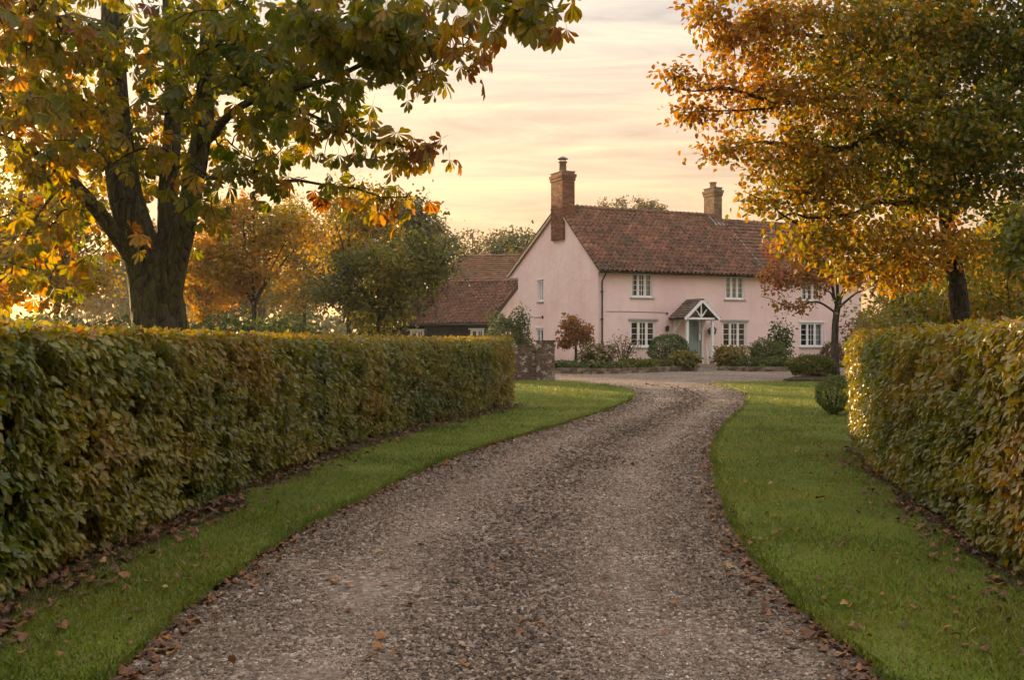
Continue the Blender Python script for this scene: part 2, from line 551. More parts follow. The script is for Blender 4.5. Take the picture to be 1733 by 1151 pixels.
class MB:
    """collects boxes, prisms and tubes for one mesh"""

    def __init__(self):
        self.v, self.f3, self.f4, self.h = [], [], [], []

    def add(self, verts, f4=(), f3=(), hue=0.5):
        o = len(self.v)
        self.v.extend([tuple(p) for p in verts])
        self.f4.extend([[i + o for i in f] for f in f4])
        self.f3.extend([[i + o for i in f] for f in f3])
        self.h.extend([hue] * len(verts))
        return self

    def box(self, x0, x1, y0, y1, z0, z1, M=None, hue=0.5):
        p = [Vector((x, y, z)) for z in (z0, z1) for y in (y0, y1) for x in (x0, x1)]
        if M is not None:
            p = [M @ q for q in p]
        return self.add(p, [(0, 2, 3, 1), (4, 5, 7, 6), (0, 1, 5, 4), (2, 6, 7, 3), (0, 4, 6, 2), (1, 3, 7, 5)], hue=hue)

    def bar(self, a, b, w, d, up=(0, 0, 1), hue=0.5):
        a, b = Vector(a), Vector(b)
        t = (b - a).normalized()
        s = t.cross(Vector(up))
        s = s.normalized() if s.length > 1e-4 else Vector((1, 0, 0))
        n = s.cross(t).normalized()
        p = []
        for q in (a, b):
            for i, j in ((-1, -1), (1, -1), (1, 1), (-1, 1)):
                p.append(q + s * (w / 2 * i) + n * (d / 2 * j))
        return self.add(p, [(0, 3, 2, 1), (4, 5, 6, 7), (0, 1, 5, 4), (1, 2, 6, 5), (2, 3, 7, 6), (3, 0, 4, 7)], hue=hue)

    def tube(self, pts, radii, n=6, wob=0.0, hue=0.5, cap=True):
        pts = [Vector(p) for p in pts]
        rings = []
        ref = Vector((0.31, 0.87, 0.39))
        for i, p in enumerate(pts):
            t = (pts[min(i + 1, len(pts) - 1)] - pts[max(i - 1, 0)]).normalized()
            s = t.cross(ref)
            s = s.normalized() if s.length > 1e-3 else Vector((1, 0, 0))
            u = t.cross(s)
            ring = []
            for k in range(n):
                a = 2 * math.pi * k / n
                rr = radii[i] * (1 + (wob * (math.sin(3 * a + i * 0.35) * 0.6 + math.sin(5 * a - i * 0.5 + 1.3) * 0.4 + random.uniform(-.35, .35)) if wob else 0))
                ring.append(p + (s * math.cos(a) + u * math.sin(a)) * rr)
            rings.append(ring)
        o = len(self.v)
        for r_ in rings:
            self.v.extend([tuple(q) for q in r_])
            self.h.extend([hue] * n)
        for i in range(len(pts) - 1):
            for k in range(n):
                a, b = o + i * n + k, o + i * n + (k + 1) % n
                self.f4.append([a, b, b + n, a + n])
        if cap:
            self.v.append(tuple(pts[-1]))
            self.h.append(hue)
            c = len(self.v) - 1
            b = o + (len(pts) - 1) * n
            for k in range(n):
                self.f3.append([b + k, b + (k + 1) % n, c])
        return self

    def lathe(self, c, prof, n=14, hue=0.5):
        o = len(self.v)
        for r_, z in prof:
            for k in range(n):
                a = 2 * math.pi * k / n
                self.v.append((c[0] + r_ * math.cos(a), c[1] + r_ * math.sin(a), c[2] + z))
                self.h.append(hue)
        for i in range(len(prof) - 1):
            for k in range(n):
                a, b = o + i * n + k, o + i * n + (k + 1) % n
                self.f4.append([a, b, b + n, a + n])
        return self

    def mesh(self, name, mat, off=(0, 0, 0), smooth=False):
        V = np.array(self.v, dtype=np.float32) - np.array(off, dtype=np.float32)
        return np_mesh(name, V, self.f3, self.f4, mat, {'hue': self.h}, smooth)


def link(name, data, parent=None, loc=None):
    o = bpy.data.objects.new(name, data)
    COL.objects.link(o)
    if parent is not None:
        o.parent = parent
    if loc is not None:
        o.location = loc
    return o


def thing(name, label, cat, loc=(0, 0, 0), rz=0.0, group=None):
    o = link(name, None)
    o.location = loc
    o.rotation_euler = (0, 0, rz)
    o.empty_display_size = 0.2
    tag(o, label, cat, group)
    return o


def tag(o, label=None, cat=None, group=None, kind=None):
    if label:
        o['label'] = label
    if cat:
        o['category'] = cat
    if group:
        o['group'] = group
    if kind:
        o['kind'] = kind
    return o


def structure(name, me, label=None):
    o = link(name, me)
    o['kind'] = 'structure'
    if label:
        o['label'] = label
    return o


# ------------------------------------------------------------------ leaves
def unit(a):
    return a / np.maximum(np.linalg.norm(a, axis=-1, keepdims=True), 1e-9)


def leaf_small():
    """pointed oval folded along the midrib: 4 triangles"""
    V = np.array([(0, 0, 0), (0.30, 0.30, 0.07), (0.25, 0.68, 0.05), (0, 1.0, -0.05), (-0.25, 0.68, 0.05), (-0.30, 0.30, 0.07)], float)
    return V, np.zeros((0, 3), int), np.array([(0, 1, 2, 3), (0, 3, 4, 5)]), np.array([0, 1, 1, 1, 1, 1], float)


def leaf_mid():
    """broad folded leaf: 8 triangles"""
    V = np.array([(0, 0, 0), (0.31, 0.30, 0.07), (0.26, 0.68, 0.04), (0, 1.0, -0.10), (-0.26, 0.68, 0.04), (-0.31, 0.30, 0.07), (0, 0.34, 0.0), (0, 0.70, -0.03)], float)
    return V, np.array([(0, 1, 6), (2, 3, 7), (0, 6, 5), (7, 3, 4)]), np.array([(1, 2, 7, 6), (6, 7, 4, 5)]), np.array([.3, 1, 1, 1, 1, 1, 0, 0], float)


def leaf_fine(wide=0.33, seed=0):
    """broad leaf with midrib, curled rim: 16 triangles"""
    r_ = np.random.default_rng(seed)
    st = [(0.14, 0.55), (0.36, 1.0), (0.62, 0.92), (0.84, 0.5)]
    V, E = [(0, 0, 0)], [0.3]
    for s, w in st:
        zc = -0.10 * s * s
        j = r_.normal(0, 0.035, 2)
        V += [(-wide * w + j[0], s - 0.03, zc + 0.08 * w + j[1] * .6), (0, s, zc - 0.02), (wide * w + j[1], s - 0.03, zc + 0.08 * w - j[0] * .6)]
        E += [1, 0, 1]
    V.append((0, 1.0, -0.14))
    E.append(1)
    f3 = [(0, 2, 1), (0, 3, 2)]
    f4 = []
    for i in range(3):
        a = 1 + 3 * i
        f4 += [(a, a + 1, a + 4, a + 3), (a + 1, a + 2, a + 5, a + 4)]
    f3 += [(10, 11, 13), (11, 12, 13)]
    return np.array(V, float), np.array(f3), np.array(f4), np.array(E, float)


def leaf_chestnut(seed, n=6):
    """hand-shaped leaf of n drooping leaflets on a stalk"""
    r_ = np.random.default_rng(seed)
    V, f3, f4, E = [], [], [], []
    st = [(0.36, 0.062), (0.68, 0.165), (0.87, 0.115)]
    angs = np.linspace(-66, 66, n) + r_.normal(0, 5, n)
    for a in angs:
        a0 = math.radians(a)
        ln = (0.62 + 0.38 * math.cos(a0)) * r_.uniform(0.88, 1.1)
        dr = r_.uniform(0.15, 0.5)
        roll = r_.normal(0, 0.35)
        d = np.array([math.sin(a0), math.cos(a0), 0])
        s = np.array([math.cos(a0), -math.sin(a0), 0]) * math.cos(roll) + np.array([0, 0, 1]) * math.sin(roll)
        up = np.array([0, 0, 1.0])
        o = len(V)
        P = lambda t: d * (t * ln) - up * (dr * ln * t * t * 0.6)
        V.append(P(0.02)); E.append(0.1)
        for t, w in st:
            wv = w * ln * 1.12
            c = P(t)
            V += [c - s * wv + up * 0.03, c - up * 0.012, c + s * wv + up * 0.03]
            E += [1, 0, 1]
        V.append(P(1.0)); E.append(1)
        f3 += [(o, o + 2, o + 1), (o, o + 3, o + 2), (o + 7, o + 8, o + 10), (o + 8, o + 9, o + 10)]
        for i in range(2):
            b = o + 1 + 3 * i
            f4 += [(b, b + 1, b + 4, b + 3), (b + 1, b + 2, b + 5, b + 4)]
    o = len(V)
    V += [np.array((-0.012, 0, 0)), np.array((0.012, 0, 0)), np.array((0.012, -0.55, 0.10)), np.array((-0.012, -0.55, 0.10))]
    E += [0] * 4
    f4.append((o, o + 1, o + 2, o + 3))
    return np.array(V, float), np.array(f3), np.array(f4), np.array(E, float)


def frames(axis, normal):
    y = unit(axis)
    x = unit(np.cross(y, normal))
    z = np.cross(x, y)
    return np.stack([x, y, z], axis=2)        # columns


def scatter_mesh(name, tmpls, which, P, M, S, hue, mat, off):
    """one mesh out of many copies of leaf templates"""
    Vs, F3s, F4s, Hs, Es, o = [], [], [], [], [], 0
    for k, (V, f3, f4, E) in enumerate(tmpls):
        ix = np.nonzero(which == k)[0]
        if not len(ix):
            continue
        W = np.einsum('nij,vj->nvi', M[ix], V) * S[ix][:, None, None] + P[ix][:, None, :] - np.array(off)[None, None, :]
        nv = len(V)
        base = (o + nv * np.arange(len(ix)))[:, None, None]
        if len(f3):
            F3s.append((base + f3[None]).reshape(-1, 3))
        if len(f4):
            F4s.append((base + f4[None]).reshape(-1, 4))
        Vs.append(W.reshape(-1, 3))
        Hs.append(np.repeat(hue[ix], nv))
        Es.append(np.tile(E, len(ix)))
        o += nv * len(ix)
    F3s = np.concatenate(F3s) if F3s else None
    F4s = np.concatenate(F4s) if F4s else None
    return np_mesh(name, np.concatenate(Vs), F3s, F4s, mat, {'hue': np.concatenate(Hs), 'edge': np.concatenate(Es)})


HB = 10     # hue steps among the separate leaves


def leaf_objects(name, tmpls, P, M, S, hue, mat, parent, off):
    """separate leaves, sharing mesh data"""
    meshes = {}
    for i in range(len(P)):
        k, hb = i % len(tmpls), int(np.clip(hue[i], 0, 0.999) * HB)
        if (k, hb) not in meshes:
            V, f3, f4, E = tmpls[k]
            meshes[(k, hb)] = np_mesh(name, V, f3, f4, mat, {'hue': np.full(len(V), (hb + 0.5) / HB), 'edge': E})
        o = link(name, meshes[(k, hb)], parent)
        m = Matrix(M[i].tolist()).to_4x4()
        o.matrix_local = Matrix.Translation(Vector(P[i]) - Vector(off)) @ m @ Matrix.Scale(float(S[i]), 4)


def wave(P, f, ph=0.0):
    return (np.sin(P[:, 0] * f + ph) * np.sin(P[:, 2] * f * 1.3 + 1.7 * ph) + np.sin(P[:, 1] * f * 0.9 + P[:, 2] * f * 0.7 + 2.1 + ph) + np.sin(P[:, 0] * f * 2.1 - P[:, 2] * f * 1.7 + ph * 3) * 0.6) / 2.6


# ------------------------------------------------------------------ trees
def spline(pts, step=0.2):
    pts = [Vector(p) for p in pts]
    Q = [pts[0] * 2 - pts[1]] + pts + [pts[-1] * 2 - pts[-2]]
    out, par = [], []
    for i in range(1, len(Q) - 2):
        p0, p1, p2, p3 = Q[i - 1:i + 3]
        n = max(2, int((p2 - p1).length / step))
        for k in range(n):
            t = k / n
            out.append(0.5 * ((2 * p1) + (-p0 + p2) * t + (2 * p0 - 5 * p1 + 4 * p2 - p3) * t * t + (-p0 + 3 * p1 - 3 * p2 + p3) * t ** 3))
            par.append((i - 1 + t) / (len(pts) - 1))
    out.append(pts[-1])
    par.append(1.0)
    return out, par


def blob_points(blobs, n, r_):
    w = np.array([b[3] if len(b) > 3 else 1.0 for b in blobs], float)
    vol = np.array([b[1][0] * b[1][1] * b[1][2] if hasattr(b[1], '__len__') else b[1] ** 3 for b in blobs]) ** 0.8
    w = w * vol
    cnt = r_.multinomial(n, w / w.sum())
    out, hb = [], []
    for b, c in zip(blobs, cnt):
        d = unit(r_.normal(size=(c, 3)))
        rad = r_.random(c) ** (1 / 2.2)
        rr = np.array(b[1] if hasattr(b[1], '__len__') else (b[1],) * 3)
        bump_ = 1 + 0.22 * np.sin(d[:, 0] * 5 + b[0][0]) * np.sin(d[:, 2] * 6 + b[0][1]) + 0.12 * np.sin(d[:, 1] * 9)
        out.append(np.array(b[0])[None] + d * (rad * bump_)[:, None] * rr[None])
        hb.append(np.full(c, b[2] if len(b) > 2 else 0.5))
    return np.concatenate(out), np.concatenate(hb)


def make_tree(name, label, cat, base, limbs, blobs, ntgt, leaf, mat, k=10, size=0.08, spread=0.2, droop=0.5, bark='smooth_bark',
              seed=1, group=None, parts=0, hsd=0.16, wob=0.10, twig_r=0.006, hfn=None, nseg=10, extra=None, fine=None, lvar=0.3):
    r_ = np.random.default_rng(seed)
    random.seed(seed)
    root = thing(name, label, cat, base, 0, group)
    nodes = []
    for i, (pts, r0, r1) in enumerate(limbs):
        sp, par = spline(pts, 0.22 if r0 > 0.03 else 0.3)
        rad = [r0 + (r1 - r0) * (t ** 0.8) for t in par]
        if i and r0 < 0.08:
            w_ = r_.normal(0, 1, (3, 3))
            ln_ = sum((Vector(a_) - Vector(b_)).length for a_, b_ in zip(pts[:-1], pts[1:]))
            sp = [p + Vector(sum((w_[q] * math.sin((q + 1) * 2.6 * math.pi * t + q) * 0.016 * ln_ / (q + 1) for q in range(3)), np.zeros(3))) * min(1, t * 4) for p, t in zip(sp, par)]
        if i == 0:     # root flare
            rad = [x * (1 + 0.55 * math.exp(-max(0, (p.z - base[2])) / 0.35)) for x, p in zip(rad, sp)]
        mb = MB().tube(sp, rad, nseg if r0 > 0.05 else 6, wob)
        link('trunk' if i == 0 else 'limb', mb.mesh('trunk', bark, base, True), root)
        lo = 0.55 if i == 0 else 0.25
        nodes += [p for p, t in zip(sp, par) if t > lo]
    T, hb = blob_points(blobs, ntgt, r_)
    if extra is not None:
        T = np.concatenate([T, np.array([e[0] for e in extra])])
        hb = np.concatenate([hb, np.array([e[1] for e in extra])])
    NP = np.zeros((len(nodes) + len(T) * 4, 3))
    NP[:len(nodes)] = np.array([tuple(p) for p in nodes])
    n0 = nn = len(nodes)
    parent = np.full(len(NP), -1)
    d0 = np.array([np.min(np.sum((NP[:n0] - t) ** 2, axis=1)) for t in T])
    order = np.argsort(d0)
    tipnode = np.zeros(len(T), int)
    dirs = np.zeros((len(T), 3))
    for ti in order:
        t = T[ti]
        d2 = np.sum((NP[:nn] - t) ** 2, axis=1)
        j = int(np.argmin(d2))
        p = NP[j]
        L = math.sqrt(d2[j])
        mid = r_.normal(0, 0.08, 3) * L + np.array([0, 0, 0.07 * L])
        pj = j
        for s in (0.34, 0.68, 1.0):
            q = p + (t - p) * s + mid * 4 * s * (1 - s)
            NP[nn] = q
            parent[nn] = pj
            pj = nn
            nn += 1
        tipnode[ti] = pj
        dirs[ti] = t - p
    cntv = np.zeros(nn)
    cntv[tipnode] = 1
    for i in range(nn - 1, n0 - 1, -1):
        if parent[i] >= n0:
            cntv[parent[i]] += cntv[i]
    rad = twig_r * np.power(np.maximum(cntv, 1), 0.42)
    # twig prisms, vectorised
    idx = np.arange(n0, nn)
    A, B = NP[parent[idx]], NP[idx]
    ra = np.where(parent[idx] >= n0, rad[np.maximum(parent[idx], 0)], rad[idx] * 1.15)
    ra = np.minimum(ra, rad[idx] * 1.6)
    tt = unit(B - A)
    s = unit(np.cross(tt, np.array([0.31, 0.87, 0.39])))
    u = np.cross(tt, s)
    V = np.zeros((len(idx), 6, 3))
    for q in range(3):
        a = 2 * math.pi * q / 3
        o_ = s * math.cos(a) + u * math.sin(a)
        V[:, q] = A + o_ * ra[:, None]
        V[:, 3 + q] = B + o_ * rad[idx][:, None]
    f = np.array([(0, 1, 4, 3), (1, 2, 5, 4), (2, 0, 3, 5)])
    F4 = (6 * np.arange(len(idx)))[:, None, None] + f[None]
    me = np_mesh('twigs', V.reshape(-1, 3) - np.array(base), None, F4.reshape(-1, 4), bark if twig_r > 0.008 else 'twig')
    tag(link('twigs', me, root), kind='stuff')
    # leaves
    kk = np.full(len(T), k)
    own = np.repeat(np.arange(len(T)), kk)
    n = len(own)
    back = r_.random(n) ** 1.5
    P = T[own] - dirs[own] * (back * 0.55)[:, None] + r_.normal(0, 1, (n, 3)) * spread * np.array([1, 1, 0.75])
    ax = unit(unit(dirs[own]) * 0.5 + r_.normal(0, 0.65, (n, 3)) + np.array([0, 0, -droop]))
    nr = unit(r_.normal(0, 0.7, (n, 3)) + np.array([0, 0, 0.8]))
    S = size * (1 + lvar * r_.normal(0, 0.5, n)).clip(0.45, 1.6)
    hue = hb[own] + r_.normal(0, hsd, n) + 0.16 * wave(P, 1.1, seed)
    if hfn is not None:
        hue = hue + hfn(P)
    hue = np.clip(hue, 0.0, 1.0)
    M = frames(ax, nr)
    if parts:
        px, py = pix(P)
        vis = (px > 0) & (px < 1733) & (py > 0) & (py < 1151) & (P[:, 1] > 1)
        sc = np.where(vis, S / np.maximum(P[:, 1], 1), 0)
        big = np.argsort(-sc)[:parts]
        leaf_objects('leaf', fine or leaf, P[big], M[big], S[big], hue[big], mat, root, base)
        keep = np.ones(n, bool)
        keep[big] = False
        P, M, S, hue = P[keep], M[keep], S[keep], hue[keep]
    which = r_.integers(0, len(leaf), len(P))
    me = scatter_mesh('foliage', leaf, which, P, M, S, hue, mat, base)
    tag(link('foliage', me, root), kind='stuff')
    return root


SMALL = [leaf_small()]
FINE = [leaf_fine(0.30, 1), leaf_fine(0.34, 2), leaf_fine(0.27, 3)]
CHEST = [leaf_chestnut(s, n) for s, n in ((1, 5), (2, 5), (3, 7), (4, 5), (5, 6))]


def shrub(name, label, cat, base, rad, h, n, mat, size=0.06, seed=1, z0=0.05, stems=7, hue=0.5, hsd=0.2, shell=0.55, droop=0.2, lump=0.16, group=None, bark='twig', stemh=0.0, upright=0.0, flowers=0, square=0.0):
    """bush: stems fanning from the ground and leaves through an uneven crown"""
    r_ = np.random.default_rng(seed)
    root = thing(name, label, cat, base, 0, group)
    rx, ry = rad if hasattr(rad, '__len__') else (rad, rad)
    c = np.array([base[0], base[1], base[2] + z0 + stemh + (h - z0 - stemh) / 2])
    hz = (h - z0 - stemh) / 2
    mb = MB()
    for i in range(stems):
        a = 2 * math.pi * (i + r_.random() * 0.7) / stems
        q = r_.uniform(0.35, 0.8)
        tip = Vector((base[0] + math.cos(a) * rx * q, base[1] + math.sin(a) * ry * q, base[2] + h * r_.uniform(0.6, 0.92)))
        b0 = Vector((base[0] + math.cos(a) * 0.04, base[1] + math.sin(a) * 0.04, base[2] - 0.03))
        m = b0.lerp(tip, 0.5) + Vector((0, 0, 0.12 * h))
        sp, par = spline([b0, m, tip], 0.15)
        mb.tube(sp, [0.016 * (1 - 0.75 * t) + 0.003 for t in par], 4)
    link('stems', mb.mesh('stems', bark, base), root)
    d = unit(r_.normal(size=(n, 3)))
    if square:
        mx = np.max(np.abs(d), axis=1, keepdims=True)
        d = d * (1 - square) + d / mx * square
    rr = shell + (1 - shell) * r_.random(n) ** 0.6
    lum = 1 + lump * (np.sin(d[:, 0] * 4.3 + seed) * np.sin(d[:, 2] * 5.1 + 2 * seed) + 0.7 * np.sin(d[:, 1] * 7 + d[:, 0] * 6 + seed) + 0.5 * np.sin(d[:, 2] * 11 + d[:, 0] * 9))
    P = c[None] + d * (rr * lum)[:, None] * np.array([rx, ry, hz])[None]
    P[:, 2] = np.maximum(P[:, 2], base[2] + 0.03)
    ax = unit(d * 0.6 + r_.normal(0, 0.6, (n, 3)) + np.array([0, 0, upright - droop]))
    nr = unit(d * 0.8 + r_.normal(0, 0.6, (n, 3)) + np.array([0, 0, 0.4]))
    S = size * r_.uniform(0.6, 1.3, n)
    hu = np.clip(hue + r_.normal(0, hsd, n) + 0.15 * wave(P, 4.0 / max(rx, 0.3), seed), 0, 1)
    me = scatter_mesh('foliage', SMALL, np.zeros(n, int), P, frames(ax, nr), S, hu, mat, base)
    tag(link('foliage', me, root), kind='stuff')
    for i in range(flowers):
        q = unit(np.array([r_.normal(), -abs(r_.normal()) - 0.1, r_.normal() * 0.8 + 0.5]))
        p = c + q * np.array([rx, ry, hz]) * r_.uniform(0.9, 1.06)
        f = MB()
        for j in range(14):
            e = unit(r_.normal(size=3))
            cc = Vector(p + e * 0.055)
            s1 = Vector(unit(np.cross(e, r_.normal(size=3)))) * 0.034
            s2 = Vector(e).cross(s1)
            f.add([cc - s1, cc + s2, cc + s1 + Vector(e) * .01, cc - s2], [(0, 1, 2, 3)])
        link('bloom', f.mesh('bloom', 'flower', base), root)
    return root

# ================================================================== THE SETTING
GRAVEL_L = [gnd(*p) for p in ((190, 1151), (300, 1050), (400, 975), (500, 907), (600, 855), (700, 806), (800, 765), (900, 735), (960, 717), (1030, 694), (1062, 681), (1073, 670), (1062, 661), (1010, 652.5), (940, 647))]
GRAVEL_R = [gnd(*p) for p in ((1490, 1151), (1400, 1075), (1330, 1010), (1270, 940), (1235, 880), (1215, 820), (1208, 770), (1220, 735), (1240, 712), (1262, 690), (1268, 676), (1256, 664), (1230, 655), (1200, 650))]
HEDGE_L = [gnd(*p) for p in ((0, 1045), (100, 985), (200, 940), (330, 882), (420, 838), (500, 802), (600, 762), (700, 732), (800, 708), (868, 691))]
HEDGE_R = [gnd(*p) for p in ((1733, 995), (1640, 935), (1560, 876), (1480, 808), (1440, 768))]


def smooth2(pts, step=0.25):
    sp, _ = spline([(p[0], p[1], 0) for p in pts], step)
    return [(p.x, p.y) for p in sp]


def ragged(pts, ph):
    return [(x + 0.022 * math.sin(i * 1.9 + ph) * math.sin(i * .53 + ph) + random.uniform(-.016, .016), y + random.uniform(-.016, .016)) for i, (x, y) in enumerate(pts)]


GL = ragged(smooth2([(-1.60, -3.0), (-1.66, 1.5)] + GRAVEL_L, 0.14), .4)
GR = ragged(smooth2([(1.60, -3.0), (1.60, 1.5)] + GRAVEL_R, 0.14), 2.1)
HL = smooth2([(-2.75, -2.0), (-2.74, 2.5)] + HEDGE_L, 0.2)
HR = smooth2([(3.05, -2.0), (3.05, 3.0)] + HEDGE_R, 0.2)


def inside(poly, P):
    x, y = P[:, 0], P[:, 1]
    c = np.zeros(len(P), bool)
    n = len(poly)
    j = n - 1
    for i in range(n):
        xi, yi = poly[i]
        xj, yj = poly[j]
        if yi != yj:
            m = ((yi > y) != (yj > y)) & (x < (xj - xi) * (y - yi) / (yj - yi) + xi)
            c ^= m
        j = i
    return c


def sheet(name, poly, spacing, dz, mat, rough=0.0, skirt=0.0, edge_of=None, seed=1, zbase=None):
    """ground sheet over a polygon, following the rise towards the house; optional cut edge"""
    r_ = np.random.default_rng(seed)
    poly = [tuple(p) for p in poly]
    xs, ys = [p[0] for p in poly], [p[1] for p in poly]
    gx = np.arange(min(xs), max(xs), spacing)
    gy = np.arange(min(ys), max(ys), spacing)
    G = np.stack(np.meshgrid(gx, gy), -1).reshape(-1, 2)
    G = G + r_.uniform(-0.25, 0.25, G.shape) * spacing
    G = G[inside(poly, G)]
    vc = [Vector(p) for p in poly] + [Vector(p) for p in G]
    n = len(poly)
    res = delaunay_2d_cdt(vc, [(i, (i + 1) % n) for i in range(n)], [], 1, 1e-4)
    V2 = np.array([tuple(v) for v in res[0]])
    F3 = [tuple(f) for f in res[2]]
    zg = gzv(V2[:, 1]) if zbase is None else np.full(len(V2), zbase)
    z = zg + dz + rough * (np.sin(V2[:, 0] * 2.1 + V2[:, 1]) * np.sin(V2[:, 1] * 1.7) + 0.6 * np.sin(V2[:, 0] * 5.3) * np.sin(V2[:, 1] * 4.1 + 1)) * 0.5
    V = np.column_stack([V2, z])
    ed = np.zeros(len(V))
    if edge_of is not None:
        E = np.array(edge_of)
        for i in range(len(V)):
            d = math.sqrt(np.min(np.sum((E - V2[i]) ** 2, axis=1)))
            ed[i] = max(0.0, 1 - d / 0.55)
    F4 = []
    if skirt:
        # rounded, slightly ragged cut edge
        lookup = {}
        for i, v in enumerate(V2):
            lookup[(round(v[0], 4), round(v[1], 4))] = i
        bi = [lookup.get((round(p[0], 4), round(p[1], 4))) for p in poly]
        low = {}
        extra, ee = [], []
        cx = np.array(poly).mean(0)
        for a, i in enumerate(bi):
            if i is None:
                continue
            low[a] = len(V) + len(extra)
            jx, jy = r_.uniform(-0.012, 0.012, 2)
            extra.append((V[i][0] + jx, V[i][1] + jy, V[i][2] - skirt))
            ee.append(1.0)
        for a in range(n):
            b = (a + 1) % n
            if bi[a] is None or bi[b] is None:
                continue
            F4.append((bi[a], bi[b], low[b], low[a]))
        V = np.concatenate([V, np.array(extra)])
        ed = np.concatenate([ed, np.array(ee)])
    at_ = {'edge': ed}
    if edge_of is not None:        # wheel tracks along the drive
        gl, gr = np.array(GL)[:60], np.array(GR)[:60]
        gl, gr = np.array([p for p in GL if p[1] < 27]), np.array([p for p in GR if p[1] < 27])
        xl, xr = np.interp(V[:, 1], gl[:, 1], gl[:, 0]), np.interp(V[:, 1], gr[:, 1], gr[:, 0])
        lat = (V[:, 0] - xl) / np.maximum(xr - xl, .1)
        at_['track'] = (np.exp(-((lat - .27) / .10) ** 2) + np.exp(-((lat - .74) / .10) ** 2)) * (V[:, 1] < 33)
    return np_mesh(name, V, F3, F4, mat, at_, smooth=not skirt)


# far terrain, one sheet to the horizon
def terrain():
    ys = np.concatenate([np.linspace(-60, 60, 61), np.array([80, 110, 160, 240, 400, 700, 1200, 2200])])
    xs = np.concatenate([-np.array([1500, 700, 350, 180, 90, 50]), np.linspace(-34, 34, 35), np.array([50, 90, 180, 350, 700, 1500])])
    V = [(x, y, gz(y) - 0.035) for y in ys for x in xs]
    nx = len(xs)
    F4 = [(j * nx + i, j * nx + i + 1, (j + 1) * nx + i + 1, (j + 1) * nx + i) for j in range(len(ys) - 1) for i in range(nx - 1)]
    structure('ground', np_mesh('ground', V, None, F4, 'rough_ground', None, True), 'rough grassy ground reaching to the horizon')


terrain()
gpoly = [(-2.9, -4), (3.3, -4), (3.4, 8), (4.6, 15), (9, 24), (16, 30), (16, 46), (12, 50), (1.0, 50), (-1.2, 40), (-1.5, 28), (-2.6, 18), (-2.9, 8)]
structure('driveway', sheet('driveway', gpoly, 0.35, 0.0, 'gravel', 0.012, edge_of=GL + GR), 'brown gravel drive curving up to the house')

hl_in = [(p[0] - 0.35, p[1]) for p in HL]
pier_p = gnd(940, 647)
lawn_l = GL + [gnd(880, 647), (-2.2, GL[-1][1]), (-2.0, 26.0)] + list(reversed(hl_in))[2:]
structure('left_lawn', sheet('left_lawn', lawn_l, 0.3, 0.055, 'turf', 0.015, skirt=0.07), 'mown grass verge between the left hedge and the gravel')
lawn_r = [(3.6, -3.0), (3.6, 5), (4.2, 10.5), (5.2, 15.5), (9.5, 20), (14.5, 26), (15, 34.5)] + [gnd(1420, 648.5), gnd(1330, 648.5), gnd(1260, 648.8)] + list(reversed(GR))
structure('right_lawn', sheet('right_lawn', lawn_r, 0.3, 0.055, 'turf', 0.02, skirt=0.07), 'mown lawn between the gravel and the right hedge')


def strip(path, side, w0, w1, dz, mat, name, label):
    V, n = [], len(path)
    for i, p in enumerate(path):
        q = path[min(i + 1, n - 1)]
        o = path[max(i - 1, 0)]
        t = Vector((q[0] - o[0], q[1] - o[1])).normalized()
        nx, ny = (t.y * side, -t.x * side)
        w = w1 + random.uniform(-0.07, 0.05) + 0.05 * math.sin(i * 0.5)
        for k in (w0, w0 + (w - w0) * 0.6, w):
            V.append((p[0] + nx * k, p[1] + ny * k, gz(p[1]) + dz + (0.006 if k < w - 1e-6 else -0.012)))
    F4 = [(3 * i + k, 3 * i + k + 1, 3 * i + k + 4, 3 * i + k + 3) for i in range(n - 1) for k in (0, 1)]
    structure(name, np_mesh(name, V, None, F4, mat, None, True), label)


strip(HL, 1, -0.7, 0.25, 0.068, 'soil', 'left_hedge_soil', 'bare dark soil strip at the foot of the left hedge')
strip(HR, -1, -0.7, 0.10, 0.070, 'soil', 'right_hedge_soil', 'bare dark soil strip at the foot of the right hedge')


